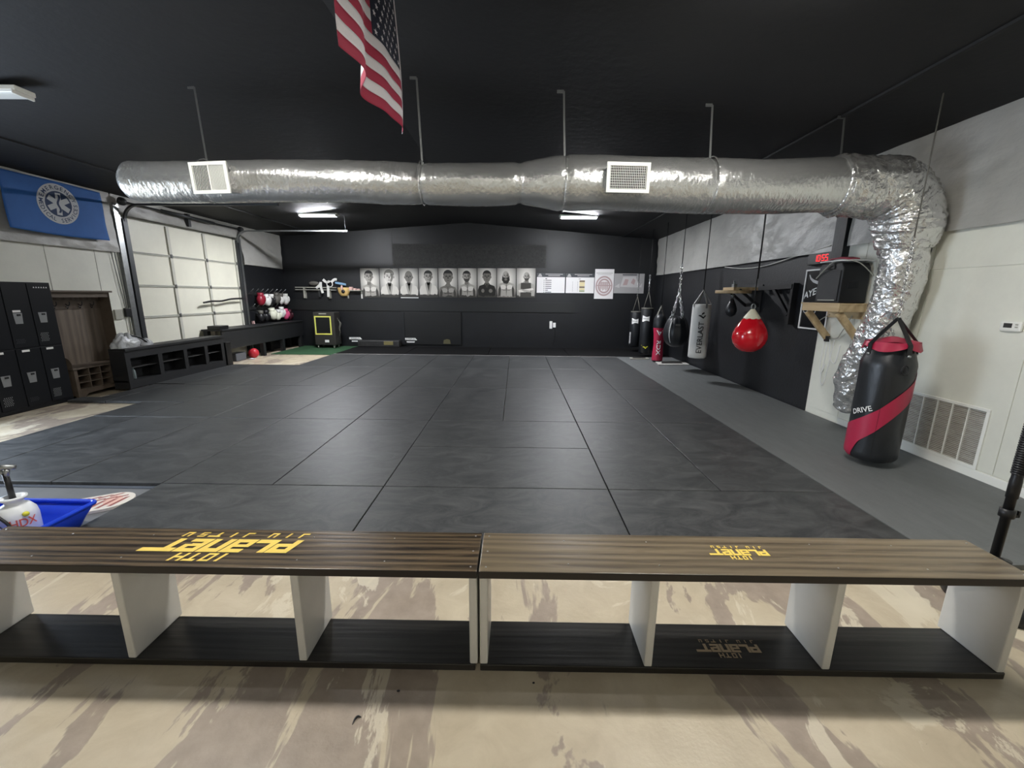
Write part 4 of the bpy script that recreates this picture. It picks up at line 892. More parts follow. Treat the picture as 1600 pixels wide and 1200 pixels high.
def chart(x0, x1, z0, z1, label, kind):
    t = thing('wall_chart', ((x0+x1)/2, YB-.02, z0), label, 'chart')
    MB().box(x0, YB-.008, z0, x1, YB-.0005, z1).build('sheet', M_PAPER, t)
    W, H = x1-x0, z1-z0; f = frame((x0, YB-.008, z0), (1, 0, 0), (0, 0, 1))
    MB().poly(f, [(0, H*.8), (W, H*.8), (W, H), (0, H)], .0008).build('header_band', M_PRINTD, t)
    m = MB(); m.poly(f, [(W*.03, H*.82), (W*.19, H*.82), (W*.14, H*.97), (W*.08, H*.97)], .0014)
    for k in range(2): m.poly(f, [(W*(.3+.1*k), H*(.93-.07*k)), (W*(.92-.1*k), H*(.93-.07*k)), (W*(.92-.1*k), H*(.965-.07*k)), (W*(.3+.1*k), H*(.965-.07*k))], .0014)
    m.build('header_print', M_PAPERG, t)
    if kind == 1:
        m = MB()
        for k in range(7): z = H*(.62-.1*k); wd = (.22, .22, .22, .22, .22, .1, .22)[k]*W; m.poly(f, [(W*.3, z), (W*.3+wd, z), (W*.3+wd, z+H*.035), (W*.3, z+H*.035)], .0008); m.poly(f, [(W*.24, z), (W*.27, z), (W*.27, z+H*.035), (W*.24, z+H*.035)], .0008)
        m.poly(f, [(W*.3, H*.7), (W*.36, H*.7), (W*.36, H*.74), (W*.3, H*.74)], .0008); m.build('rows', M_PRINTD, t)
    else:
        for k, mm in enumerate((M_CHB, M_TAN, M_TAN, M_CHB, M_TAN, M_CHG)):
            z = H*(.56-.1*k); MB().poly(f, [(W*.48, z), (W*.67, z), (W*.67, z+H*.09), (W*.48, z+H*.09)], .0008).build('colour_row', mm, t)
        m = MB()
        for xx in (.23, .41):
            for k in range(12): m.poly(f, [(W*xx, H*(.08+k*.045)), (W*(xx+.02), H*(.08+k*.045)), (W*(xx+.02), H*(.1+k*.045)), (W*xx, H*(.1+k*.045))], .0008)
        m.poly(f, [(W*.45, H*.7), (W*.52, H*.7), (W*.52, H*.74), (W*.45, H*.74)], .0008); m.build('figures', M_PRINTG, t)
chart(.66, 1.55, 1.80, 2.41, 'white wall chart with black rows beside the last portrait', 1)
chart(1.585, 2.48, 1.80, 2.41, 'white wall chart with a column of tan and brown rows', 2)
t = thing('certificate_poster', (2.8, YB-.03, 1.66), 'tall pale poster with a large round emblem', 'poster')
x0, x1, z0, z1 = 2.50, 3.10, 1.63, 2.55
MB().box(x0, YB-.014, z0, x1, YB-.0005, z1).build('sheet', M_PAPER, t)
f = frame(((x0+x1)/2, YB-.014, (z0+z1)/2), (1, 0, 0), (0, 0, 1))
m = MB().poly(f, [(-.26, .33), (.26, .33), (.26, .345), (-.26, .345)], .0008)
m.poly(f, [(-.22, .29), (.22, .29), (.22, .3), (-.22, .3)], .0008); m.build('heading', M_PRINTG, t)
m = MB()
for rr in (.27, .2):
    A = ellp(0, -.06, rr, rr*1.15, 40); B = ellp(0, -.06, rr-.045, (rr-.045)*1.15, 40)
    m.add([f(*p, .0008) for p in A]+[f(*p, .0008) for p in B], [(k, (k+1) % 40, 40+(k+1) % 40, 40+k) for k in range(40)])
for k in range(9): m.poly(f, [(-.15+.033*k, -.2+.02*(k % 3)), (-.13+.033*k, -.2+.02*(k % 3)), (-.11+.03*k, .06), (-.135+.03*k, .08)], .0012)
m.poly(f, [(-.27, -.03), (.27, -.03), (.27, -.06), (-.27, -.06)], .0016); m.build('emblem', M_PRINTP, t)
t = thing('landscape_poster', (3.6, YB-.02, 1.8), 'wide grey poster with a faint figure drawing behind the bags', 'poster')
x0, x1, z0, z1 = 3.115, 4.07, 1.81, 2.42
MB().box(x0, YB-.008, z0, x1, YB-.0005, z1).build('sheet', M_PAPERG, t)
f = frame(((x0+x1)/2, YB-.008, (z0+z1)/2), (1, 0, 0), (0, 0, 1))
MB().poly(f, [(-.22, .25), (.24, .25), (.24, .28), (-.22, .28)], .0008).build('title', M_PRINTD, t)
MB().poly(f, [(-.28, -.1), (-.2, .2), (.2, .22), (.28, .0), (.3, -.12), (.1, -.12)], .0008).poly(f, [(-.45, -.1), (-.3, .0), (-.3, -.14)], .0008).poly(f, [(.32, -.1), (.42, .02), (.4, -.12)], .0008).build('drawing', mat('poster_pale_print', (190, 188, 188), .5), t)
MB().poly(f, [(-.2, -.06), (-.13, .14), (-.02, .12), (-.06, -.05)], .0016).poly(f, [(.05, .02), (.12, .16), (.2, .1), (.16, -.04)], .0016).build('shading', M_PRINTP, t)

# ================================================================== BAGS
def chain(mb, a, b, link=.05, r=.006, w_=.014):
    a, b = Vector(a), Vector(b); d = (b-a); n = max(1, int(d.length/(link*.78))); dd = d.normalized()
    x = dd.cross(Vector((0, 1, 0)));
    if x.length < .1: x = dd.cross(Vector((1, 0, 0)))
    x.normalize(); y = dd.cross(x)
    for i in range(n):
        c_ = a+d*((i+.5)/n); e = x if i % 2 == 0 else y
        P = [c_+dd*(link/2*math.sin(t))+e*(w_*math.cos(t)) for t in [2*PI*k/10 for k in range(10)]]
        mb.tube(P, r, 5, closed=True)
    return mb
def wrap(cx, cy, rad, u0, u1, lo, hi, off=.002, nu=48, nv=10):
    """patch on a bag: angle u measured from the camera-facing direction (positive to the viewer's right), lo/hi functions of u give z"""
    base = math.atan2(-cy, -cx)
    def fn(s_, t_):
        u = u0+(u1-u0)*s_; z = lo(u)+(hi(u)-lo(u))*t_; a = base+u; r_ = rad(z)+off
        return Vector((cx+r_*math.cos(a), cy+r_*math.sin(a), z))
    return MB().grid(fn, nu, nv)
def wrapmap(cx, cy, rad, uc, zc, rot=0., off=.004):
    base = math.atan2(-cy, -cx); cr, sr = math.cos(rot), math.sin(rot)
    def f(p, q):
        p, q = p*cr-q*sr, p*sr+q*cr; z = zc+q; r_ = rad(z)+off; a = base+uc+p/r_
        return Vector((cx+r_*math.cos(a), cy+r_*math.sin(a), z))
    return f
# --- big black and crimson bag
bx, by = 3.725, 4.12; B0, B1 = .1, 1.26
db = thing('heavy_bag', (bx, by, B0), 'large black heavy bag with a crimson sash hanging near the wall grille', 'punching bag', 'hanging bags')
def drad(z):
    t = (z-B0)/(B1-B0)
    if t < .05: return .18+.036*math.sin(max(0, t)/.05*PI/2)
    if t > .86: return .216-.05*((t-.86)/.14)
    return .216
prof = [(0, B0)]+[(drad(B0+(B1-B0)*k/40), B0+(B1-B0)*k/40) for k in range(41)]
MB().lathe(prof, (bx, by, 0), 64, disp=lambda a, z: .006*nz(math.cos(a)*2, math.sin(a)*2, z*2.5)+(.008*nz(math.cos(a)*5, math.sin(a)*5, z*3)*max(0, (z-.95)/.3) if z > .95 else 0)).build('shell', M_BAGBLK, db)
def hi(u): return .655+.15*u+.025*math.sin(u*2)+.07*max(0, u)
def lo(u):
    h = .425+.19*u+.03*math.sin(u*2)+.05*max(0, u)
    if u < -.5: k = min(1, (-.5-u)/.34); k = k**1.7; h = h*(1-k)+(B0+.014)*k
    return max(B0+.014, h)
wrap(bx, by, lambda z: drad(z)+.006, -1.9, 1.9, lo, hi, .0, 120, 12).build('sash', M_MAGENTA, db)
MB().text('DRIVE', None, .052, mapf=wrapmap(bx, by, lambda z: drad(z)+.008, -.62, .62, rot=.42), width=.19, bold=.012).build('lettering', M_LABEL, db)
MB().add(*(lambda k: ([Vector((bx+r_*math.cos(a), by+r_*math.sin(a), z)) for a, r_, z in k], [(0, 1, 2, 3)]))([(math.atan2(-by, -bx)+.02+d, drad(z)+.009, z) for d, z in ((-.006, .14), (.006, .14), (.03, .9), (.018, .9))])).build('seam', M_BLACK, db)
# crimson skirt, straps, ring
sk_ = MB()
def skf(u, v):
    a = 2*PI*u; r_ = .178+.05*v**.7+.012*math.sin(a*7)*v; z = B1+.20-.22*v-(.03*math.cos(a*4) if v > .5 else 0)*v
    return Vector((bx+r_*math.cos(a), by+r_*math.sin(a), z))
sk_.grid(lambda u, v: Vector((bx+(.02+.19*v)*math.cos(2*PI*u), by+(.02+.19*v)*math.sin(2*PI*u), B1+.10-.05*v+.01*math.sin(2*PI*u*5)*v)), 48, 6)
sk_.grid(lambda u, v: Vector((bx+(.21+.015*v+.008*math.sin(2*PI*u*9)*v)*math.cos(2*PI*u), by+(.21+.015*v+.008*math.sin(2*PI*u*9)*v)*math.sin(2*PI*u), B1+.05-.09*v*(.45+.55*abs(math.sin(2*PI*u*2+.4))))), 72, 6)
sk_.build('crimson_top', M_MAGENTA, db)
apex = Vector((bx+.01, by, B1+.28))
base = math.atan2(-by, -bx)
for da in (-.75, .6, 2.2, 3.9):
    a = base+da; q = Vector((bx+.232*math.cos(a), by+.232*math.sin(a), B1-.07)); q1 = Vector((bx+.232*math.cos(a), by+.232*math.sin(a), B1+.03))
    m = MB()
    for P, Q in ((q, q1), (q1, apex)): m.bar(P, Q, .04, .006, upv=(math.cos(a), math.sin(a), 0))
    so = m.build('hanging_strap', M_BLACK, db)
    MB().tube([q+Vector((.012*math.cos(a), .012*math.sin(a), 0)), q+Vector((.002, 0, 0))], .014, 12).build('rivet', M_STEEL, so)
MB().obox(frame((bx+.235*math.cos(base+.55), by+.235*math.sin(base+.55), B1-.2), (-math.sin(base+.55), math.cos(base+.55), 0), (0, 0, 1)), -.025, -.05, 0, .025, -.035, .012).build('d_ring_tab', M_BLACK, db)
MB().tube([(bx+.243*math.cos(base+.55)+.028*math.cos(t)*-math.sin(base+.55), by+.243*math.sin(base+.55)+.028*math.cos(t)*math.cos(base+.55), B1-.2+.045*math.sin(t)) for t in [2*PI*k/16 for k in range(16)]], .007, 6, closed=True).build('d_ring', M_BLACK, db)
chain(MB(), apex, (bx+.02, by+.02, 2.3), .05, .005, .013).build('chain', M_CHROME, db); MB().tube([(bx+.02, by+.02, 2.29), (bx+.02, by+.02, ceil_z(bx)-.005)], .006, 8).build('hanging_rope', M_GLOVEG, db)
# --- red teardrop water bag
wx, wy = 3.72, 6.63
rbag = thing('water_bag', (wx, wy, .86), 'glossy red teardrop water bag with a cream cone top', 'punching bag', 'hanging bags')
pr = [(0, .86), (.06, .865), (.13, .89), (.19, .94), (.235, 1.01), (.255, 1.09), (.25, 1.16), (.225, 1.24), (.185, 1.31), (.14, 1.375), (.118, 1.40)]
MB().lathe(pr, (wx, wy, 0), 48, disp=lambda a, z: .006*math.cos(a*8)*max(0, (z-1.05))*3).build('bladder', M_RED, rbag)
MB().lathe([(.124, 1.39), (.122, 1.41), (.03, 1.54), (.0, 1.545)], (wx, wy, 0), 32).build('cone_top', M_CREAM, rbag)
MB().tube([(wx+.03*math.cos(t), wy, 1.575+.045*math.sin(t)) for t in [2*PI*k/16 for k in range(16)]], .009, 8, closed=True).build('shackle', M_STEEL, rbag)
MB().tube([(wx, wy, 1.61), (wx, wy, 2.0)], .008, 8).tube([(wx+.01, wy, 2.0), (wx, wy, ceil_z(wx)-.005)], .012, 8).build('hanging_rope', M_BLACK, rbag)
# --- white bag
vx, vy = 3.72, 8.45
wbag = thing('heavy_bag', (vx, vy, .5), 'white canvas heavy bag with vertical black lettering', 'punching bag', 'hanging bags')
rw = lambda z: .178
MB().lathe([(0, .5), (.15, .502), (.176, .525), (.178, .6), (.178, 1.5), (.172, 1.575), (.155, 1.58), (.15, 1.57), (0, 1.57)], (vx, vy, 0), 48, disp=lambda a, z: .004*math.cos(a*6)).build('shell', M_BAGWHT, wbag)
MB().text('EVERLAST', None, .1, mapf=wrapmap(vx, vy, lambda z: .183, .1, .93, rot=PI/2), width=.62, bold=.008).build('lettering', M_INK, wbag)
mf = wrapmap(vx, vy, lambda z: .183, .1, 1.36); m = MB()
for P in ([(-.07, .0), (.03, .07), (.045, .045), (-.02, .0)], [(-.07, 0), (.03, -.06), (.075, .0), (.05, .01), (.03, -.025), (-.02, .0)]): m.add([mf(*p) for p in P], [tuple(range(len(P)))])
m.build('logo', M_INK, wbag)
apex = Vector((vx, vy, 1.86)); base = math.atan2(-vy, -vx)
for da in (-1., .5, 2., 3.6):
    a = base+da; q = Vector((vx+.175*math.cos(a), vy+.175*math.sin(a), 1.5)); m = MB().bar(q, q+Vector((0, 0, .09)), .035, .006, upv=(math.cos(a), math.sin(a), 0)).bar(q+Vector((0, 0, .09)), apex, .03, .006, upv=(math.cos(a), math.sin(a), 0)); m.build('hanging_strap', M_STEEL if da < 1 and da > 0 else M_GLOVEG, wbag)
MB().tube([apex, (vx, vy, ceil_z(vx)-.005)], .01, 8).build('hanging_rope', M_BLACK, wbag)
# --- black round bag on chains
ox, oy = 3.72, 9.68
obag = thing('round_bag', (ox, oy, .57), 'black round wrecking ball bag hung on bright chains', 'punching bag', 'hanging bags')
pr = [(0, .57), (.1, .585), (.19, .64), (.255, .73), (.28, .85), (.275, .97), (.24, 1.1), (.2, 1.2), (.16, 1.26), (.0, 1.29)]
MB().lathe(pr, (ox, oy, 0), 48, disp=lambda a, z: .008*math.cos(a*12)*(1 if z > .7 else .3)).build('shell', M_BAGBLK, obag)
MB().tube([(ox-.285*math.cos(t)*.72-.02, oy-.285*math.cos(t)*.70, .93+.33*math.sin(t)) for t in [R(-75)+R(150)*k/16 for k in range(17)]], .011, 8).build('piping', M_LABEL, obag)
mf = wrapmap(ox, oy, lambda z: .275, .1, 1.1); MB().add([mf(*p) for p in ((-.05, -.02), (.05, -.02), (.05, .02), (-.05, .02))], [(0, 1, 2, 3)]).build('logo', M_GLOVEG, obag)
apex = Vector((ox, oy, 1.85))
for k in range(4):
    a = math.atan2(-oy, -ox)+R(35+90*k); q = (ox+.17*math.cos(a), oy+.17*math.sin(a), 1.24); chain(MB(), q, apex, .07, .009, .02).build('chain', M_CHROME, obag)
chain(MB(), apex, (ox, oy, 2.45), .07, .011, .024).build('chain', M_CHROME, obag)
MB().tube([(ox, oy, 2.44), (ox, oy, ceil_z(ox)-.005)], .01, 8).build('hanging_rope', M_BLACK, obag)
# --- black and red standing-height bag
qx, qy = 3.72, 10.8
qb = thing('heavy_bag', (qx, qy, .05), 'red and black bowling pin shaped bag reaching the mat', 'punching bag', 'hanging bags')
def qrad(z): return .15 if z > 1.0 else (.13+.02*(z-.75)/.25 if z > .75 else (.115+.015*abs(z-.5)/.25 if z > .25 else .13))
prof = [(0, .05), (.11, .052)]+[(qrad(z)+.012*math.exp(-((z-1.0)/.15)**2), z) for z in [.08+k*.04 for k in range(28)]]+[(.13, 1.22), (.09, 1.28), (0, 1.3)]
MB().lathe(prof, (qx, qy, 0), 40).build('shell', M_BAGBLK, qb)
rq = lambda z: qrad(z)+.012*math.exp(-((z-1.0)/.15)**2)
wrap(qx, qy, rq, -1.5, 1.5, lambda u: .09, lambda u: .93, .003, 30, 24).build('front_panel', M_MAGENTA, qb)
MB().text('RDX', None, .1, mapf=wrapmap(qx, qy, lambda z: rq(z)+.003, .1, .42, rot=-PI/2), width=.38, bold=.02).build('lettering', M_LABEL, qb)
mf = wrapmap(qx, qy, lambda z: rq(z)+.003, .05, .82); m = MB()
for P in ([(-.085, .06), (.085, .06), (.07, .04), (-.04, .04), (0, -.04), (0, -.08)], [(0, -.08), (0, -.04), (.04, .0), (.085, .06), (.05, .0)], [(-.02, .02), (.05, .02), (.02, -.03)]): m.add([mf(*p) for p in P], [tuple(range(len(P)))])
m.build('logo', M_LABEL, qb)
apex = Vector((qx, qy, 1.5))
for k in range(4):
    a = k*PI/2+.4; MB().bar((qx+.12*math.cos(a), qy+.12*math.sin(a), 1.22), apex, .04, .006, upv=(math.cos(a), math.sin(a), 0)).build('hanging_strap', M_GLOVEG, qb)
MB().tube([apex, (qx, qy, ceil_z(qx)-.005)], .009, 8).build('hanging_rope', M_BLACK, qb)
# --- two black cylinder bags
def blackbag(x, y, z0, z1, label, words):
    t = thing('heavy_bag', (x, y, z0), label, 'punching bag', 'hanging bags'); r_ = .165
    MB().lathe([(0, z0), (.14, z0+.002), (r_, z0+.03), (r_, z1-.02), (r_-.01, z1), (0, z1)], (x, y, 0), 36).build('shell', M_BAGBLK, t)
    MB().lathe([(r_-.002, z1-.03), (r_+.003, z1-.03), (r_+.003, z1+.006), (r_-.02, z1+.006)], (x, y, 0), 36).build('top_band', M_GLOVEG, t)
    wrap(x, y, lambda z: r_, -.75, .45, lambda u: z1-.36+.02*math.cos(u*4), lambda u: z1-.22-.02*math.cos(u*4), .003, 12, 2).build('label_patch', M_LABEL, t)
    if words == 'side':
        wrap(x, y, lambda z: r_, -1.25, -.8, lambda u: z0+.1, lambda u: z0+.44, .003, 8, 2).build('side_patch', M_LABEL, t)
        MB().text('EVERLAST', None, .055, mapf=wrapmap(x, y, lambda z: r_+.005, -1.02, z0+.27, rot=PI/2), width=.3).build('lettering', M_INK, t)
    else:
        mf = wrapmap(x, y, lambda z: r_+.003, -.05, z0+.2); m = MB()
        for P in ([(-.11, .05), (-.01, -.02), (.02, .01), (-.03, .03)], [(-.01, -.02), (.02, .01), (.11, .03), (.03, -.05)]): m.add([mf(*p) for p in P], [tuple(range(len(P)))])
        m.build('logo', M_YELD, t)
    MB().text('EVERLAST', None, .035, mapf=wrapmap(x, y, lambda z: r_+.005, -.15, z1-.29), width=.15).build('patch_lettering', M_INK, t)
    ap = Vector((x, y, z1+.45))
    for k in range(4):
        a = k*PI/2+.5; MB().tube([(x+.15*math.cos(a), y+.15*math.sin(a), z1), ap], .009, 6).build('hanging_strap', M_GLOVEG, t)
    chain(MB(), ap, (x, y, z1+.9), .06, .007, .016).build('chain', M_CHROME, t); MB().tube([(x, y, z1+.88), (x, y, ceil_z(x)-.005)], .009, 8).build('hanging_rope', M_BLACK, t)
blackbag(3.68, 12.85, .2, 1.27, 'black cylinder bag farthest back with a white patch low on its side', 'side')
blackbag(3.70, 11.85, .12, 1.4, 'black cylinder bag with a yellow mark near its bottom', 'front')
# things on the grey mat under the bags
for i, (x, y, rx, ry, m, lab) in enumerate(((4.0, 10.5, .42, .26, M_OFFW, 'pale flat pad lying on the grey mat under the round bag'), (3.4, 11.3, .28, .14, M_RAIL, 'pale flat pad lying on the grey mat behind the pin shaped bag'))):
    t = thing('floor_pad', (x, y, .04), lab, 'pad')
    MB().poly(frame((x, y, .042), (1, 0, 0), (0, 1, 0)), [(-rx, -ry), (rx*.9, -ry*.8), (rx, ry), (-rx*.8, ry*.9)], .02, .02).build('slab', m, t); MB().poly(frame((x, y, .064), (1, 0, 0), (0, 1, 0)), [(-rx*.7, -ry*.4), (rx*.6, -ry*.3), (rx*.7, ry*.7), (-rx*.5, ry*.6)], .008, .008).build('top_sheet', M_COOL, t)

# --- speed bag platform
sp_ = thing('speed_bag_platform', (4.2, 8.2, 1.6), 'pine speed bag board with swivel fixed to the black wall', 'platform')
SXc, SYc = 4.05, 7.95
MB().lathe([(0, 1.79), (.30, 1.79), (.305, 1.8), (.305, 1.835), (.30, 1.845), (0, 1.845)], (SXc, SYc, 0), 44).build('drum_board', M_PINE, sp_)
MB().box(SXc-.1, SYc-.2, 1.846, SXc+.39, SYc+.2, 1.9).build('mount_block', M_PINE, sp_, bevel=.004)
MB().box(SXc-.02, SYc-.04, 1.901, SXc+.04, SYc+.04, 1.96).build('hanger_bracket', M_STEEL, sp_); MB().tube([(SXc, SYc, 1.95), (SXc, SYc, 2.02)], .016, 8).build('bolt', M_STEEL, sp_)
for s_ in (-.22, .22): MB().bar((XR-.005, SYc+s_, 1.55), (SXc+.0, SYc+s_, 1.855), .045, .03, upv=(0, 1, 0)).build('support_arm', M_BLKWOOD, sp_)
MB().box(XR-.03, SYc-.28, 1.45, XR-.005, SYc+.28, 1.95).build('wall_plate', M_BLKWOOD, sp_)
sg = thing('speed_bag', (SXc, SYc, 1.33), 'small dark speed bag hanging below the pine board', 'punching bag', 'hanging bags')
MB().lathe([(0, 1.36), (.04, 1.367), (.08, 1.4), (.1, 1.455), (.098, 1.51), (.075, 1.58), (.04, 1.66), (.022, 1.7), (0, 1.705)], (SXc, SYc, 0), 28).build('bladder', M_BAGBLK, sg)
MB().tube([(SXc, SYc, 1.7), (SXc, SYc, 1.789)], .012, 10).ell((SXc, SYc, 1.75), .028, .028, .02).build('swivel', M_STEEL, sg)
wrap(SXc, SYc, lambda z: .1-(z-1.5)*.42 if z > 1.5 else .1, -.1, .8, lambda u: 1.54, lambda u: 1.66-.12*(.8-u), .004, 8, 4).build('grey_patch', M_GLOVEG, sg)  # grey patch wrapped round the upper bladder
# dark folded arm on the black wall
fa = thing('swing_bracket', (4.35, 7.0, 1.3), 'matte black swing arm bracket on the black wall beside the shelf', 'bracket')
MB().bar((XR-.045, 6.75, 1.3), (XR-.045, 6.75, 1.95), .1, .05, upv=(0, 1, 0)).build('upright', M_BLACK, fa); MB().bar((XR-.08, 6.75, 1.9), (XR-.12, 7.6, 1.88), .05, .07).build('arm', M_BLACK, fa); MB().bar((XR-.08, 6.78, 1.45), (XR-.1, 7.2, 1.86), .04, .05).build('brace', M_BLACK, fa)

# ================================================================== RIGHT WALL
ws = thing('wall_shelf', (4.25, 5.64, 1.2), 'raw pine wall shelf with diagonal braces beside the foil duct', 'shelf')
WX, W0, W1, WZ = 4.04, 5.30, 5.98, 1.66
MB().box(WX-.005, W0-.005, WZ-.018, XR-.009, W1+.03, WZ).build('board', M_PINE, ws, bevel=.003)
MB().box(WX, W0, WZ-.108, WX+.038, W1, WZ-.018).build('front_rail', M_PINE, ws, bevel=.003)
for y in (W0, W1-.038): MB().box(WX+.038, y, WZ-.108, XR-.009, y+.038, WZ-.018).build('side_rail', M_PINE, ws, bevel=.003)
for y in (W0+.06, W1-.06): MB().bar((WX+.05, y, WZ-.12), (XR-.02, y, WZ-.5), .038, .085, upv=(0, 0, 1)).build('brace', M_PINE, ws)
MB().box(XR-.045, W0, WZ-.2, XR-.009, W1, WZ-.108).build('wall_cleat', M_PINE, ws, bevel=.003)
spk = thing('loudspeaker', (4.24, 5.6, WZ), 'large black loudspeaker standing on the pine wall shelf', 'speaker')
a0, a1, b0, b1, z0, z1 = 4.06, 4.40, 5.36, 5.78, WZ+.001, WZ+.5
f = frame((0, 0, 0), (0, 1, 0), (0, 0, 1))
cab = MB(); cab.poly(frame((a0, 0, 0), (0, 1, 0), (0, 0, 1)), [(b0, z0), (b1, z0), (b1, z1-.06), (b1-.04, z1), (b0+.04, z1), (b0, z1-.06)], (a1-a0), (a1-a0)); cab.build('cabinet', M_BLACK, spk, bevel=.012)
MB().box(a0-.008, b0+.03, z0+.03, a0, b1-.03, z1-.09).build('grille', mat('speaker_grille', (40, 41, 43), .55, bump=.3, bscale=300), spk, bevel=.006)
MB().box(a0-.012, b0+.14, z1-.075, a0, b1-.14, z1-.03).build('handle_recess', M_GRILL, spk, bevel=.01)
MB().box(a0-.011, b0+.06, z0+.03, a0-.008, b1-.06, z0+.042).build('trim_strip', M_RAIL, spk)
MB().box(a0+.08, b0-.006, z0+.18, a0+.22, b0, z0+.26).build('side_handle', M_GRILL, spk, bevel=.008)
tw = thing('folded_towel', (4.2, 5.56, z1), 'white and red folded bag draped over the loudspeaker top', 'bag')
MB().grid(lambda u, v: Vector((4.04+.38*v, 5.34+.42*u, z1+.022+.035*math.sin(u*PI)*math.sin(v*PI)+.01*nz(u*5, v*5, 2))), 20, 14).build('cloth', M_LABEL, tw, solid=.014)
MB().grid(lambda u, v: Vector((4.10+.14*v, 5.36+.40*u, z1+.042+.035*math.sin(u*PI)*math.sin((v*.4+.15)*PI)+.01*nz(u*5, v*2, 2))), 20, 6).build('red_band', mat('pinkish_red_cloth', (190, 80, 96), .6), tw, solid=.01)
tmr = thing('interval_timer', (4.4, 6.2, 2.2), 'black digital wall timer showing red numerals', 'timer')
MB().box(XR-.07, 6.04, 2.2, XR-.005, 6.52, 2.36).build('case', M_BLACK, tmr, bevel=.008)
fr = frame((XR-.072, 6.24, 2.285), (0, -1, 0), (0, 0, 1))
sg7 = {'1': 'bc', '0': 'abcdef', '5': 'afgcd'}
dg = MB()
def seg(u, ch):
    w2, h2, t2 = .026, .044, .009
    S = {'a': (-w2, h2-t2, w2, h2), 'd': (-w2, -h2, w2, -h2+t2), 'g': (-w2, -t2/2, w2, t2/2), 'b': (w2-t2, 0, w2, h2), 'c': (w2-t2, -h2, w2, 0), 'f': (-w2, 0, -w2+t2, h2), 'e': (-w2, -h2, -w2+t2, 0)}
    for k in sg7[ch]: a, b, c_, d = S[k]; dg.poly(fr, [(u+a, b), (u+c_, b), (u+c_, d), (u+a, d)], .0)
for k, ch in enumerate('1055'): seg(-.115+k*.07+(.015 if k > 1 else 0), ch)
dg.poly(fr, [(-.008, .01), (.0, .01), (.0, .02), (-.008, .02)], .0).poly(fr, [(-.008, -.02), (.0, -.02), (.0, -.01), (-.008, -.01)], .0); dg.build('numerals', M_LED, tmr)
fp = thing('framed_poster', (4.42, 6.28, 1.26), 'white framed black poster partly hidden behind the loudspeaker', 'poster')
fr = frame((XR-.006, 6.29, 1.70), (0, -1, 0), (0, 0, 1)); W2, H2 = .29, .44
MB().obox(fr, -W2, -H2, 0, W2, H2, .008).build('print_sheet', mat('black_poster', (16, 17, 19), .25), fp)
m = MB(); e = .022
m.obox(fr, -W2, -H2, 0, W2, -H2+e, .02).obox(fr, -W2, H2-e, 0, W2, H2, .02).obox(fr, -W2, -H2+e, 0, -W2+e, H2-e, .02).obox(fr, W2-e, -H2+e, 0, W2, H2-e, .02).build('frame', M_LABEL, fp)
MB().text('AYER', fr, .1, -.06, .12, n=.0095, width=.34, bold=.02, mapf=lambda p, q: fr(p-.045, q+.3*p, .0095)).build('lettering', M_LABEL, fp)
m = MB()
P = [(-.22, .36), (-.19, .3), (-.12, .25), (-.02, .22), (.1, .23)]; Q = [(-.21, .37), (-.17, .32), (-.1, .285), (-.02, .265), (.1, .27)]
for i in range(4): m.add([fr(*P[i], .0095), fr(*P[i+1], .0095), fr(*Q[i+1], .0095), fr(*Q[i], .0095)], [(0, 1, 2, 3)])
A = ellp(-.19, -.16, .05, .045, 24); B_ = ellp(-.19, -.16, .036, .032, 24); m.add([fr(*p_, .0095) for p_ in A+B_], [(k, (k+1) % 24, 24+(k+1) % 24, 24+k) for k in range(24)])
m.poly(fr, [(.0, -.2), (.02, -.2), (.06, -.12), (.04, -.12)], .0095); m.build('artwork', mat('poster_light_print', (200, 200, 200), .4), fp)
cb_ = thing('cable_bundle', (4.4, 5.9, .8), 'white cables with a black plug hanging below the pine shelf', 'cable')
for P in ([(4.38, 5.9, 1.5), (4.36, 6.1, 1.35), (4.41, 6.0, 1.2), (4.41, 5.75, 1.18), (4.36, 5.6, 1.28), (4.38, 5.5, 1.5)], [(4.4, 5.88, 1.2), (4.42, 5.9, .9), (4.42, 5.92, .6), (4.42, 5.86, .5), (4.42, 5.82, .7), (4.42, 5.78, 1.15)], [(4.4, 5.84, 1.16), (4.42, 5.8, .9), (4.42, 5.7, .85), (4.42, 5.66, 1.1)], [(4.42, 5.95, 1.2), (4.42, 5.97, .8), (4.42, 5.93, .65), (4.42, 5.88, .8)]):
    MB().tube(smooth_path(P, 7), .006, 6).build('cable', M_LABEL if P[0][2] < 1.5 else M_RAIL, cb_)
MB().box(4.38, 5.87, 1.12, 4.43, 5.93, 1.2).build('plug', M_BLACK, cb_, bevel=.006)
MB().tube(smooth_path([(4.05, 5.8, 1.98), (4.03, 5.62, 2.1), (4.06, 5.5, 2.18), (4.2, 5.33, 2.16), (4.41, 5.32, 2.0)], 7), .007, 6).build('speaker_cable', M_RAIL, spk)
tag(MB().tube(smooth_path([(XR-.05, 9.1, 2.34), (XR-.03, 8.4, 2.27), (XR-.03, 7.7, 2.27), (XR-.04, 6.9, 2.36), (XR-.06, 6.1, 2.44)], 8), .009, 6).build('sagging_cable', M_OFFW), 'white cable sagging along the lower edge of the wall insulation', 'cable')
rg = thing('return_air_grille', (XR, 4.16, .12), 'white louvred return air grille low on the right wall', 'grille')
fr = frame((XR-.009, 4.165, .42), (0, -1, 0), (0, 0, 1)); W2, H2, e = .41, .30, .03
m = MB(); m.obox(fr, -W2, -H2, 0, W2, -H2+e, .014).obox(fr, -W2, H2-e, 0, W2, H2, .014).obox(fr, -W2, -H2+e, 0, -W2+e, H2-e, .014).obox(fr, W2-e, -H2+e, 0, W2, H2-e, .014).build('frame', M_WHITE, rg, bevel=.003)
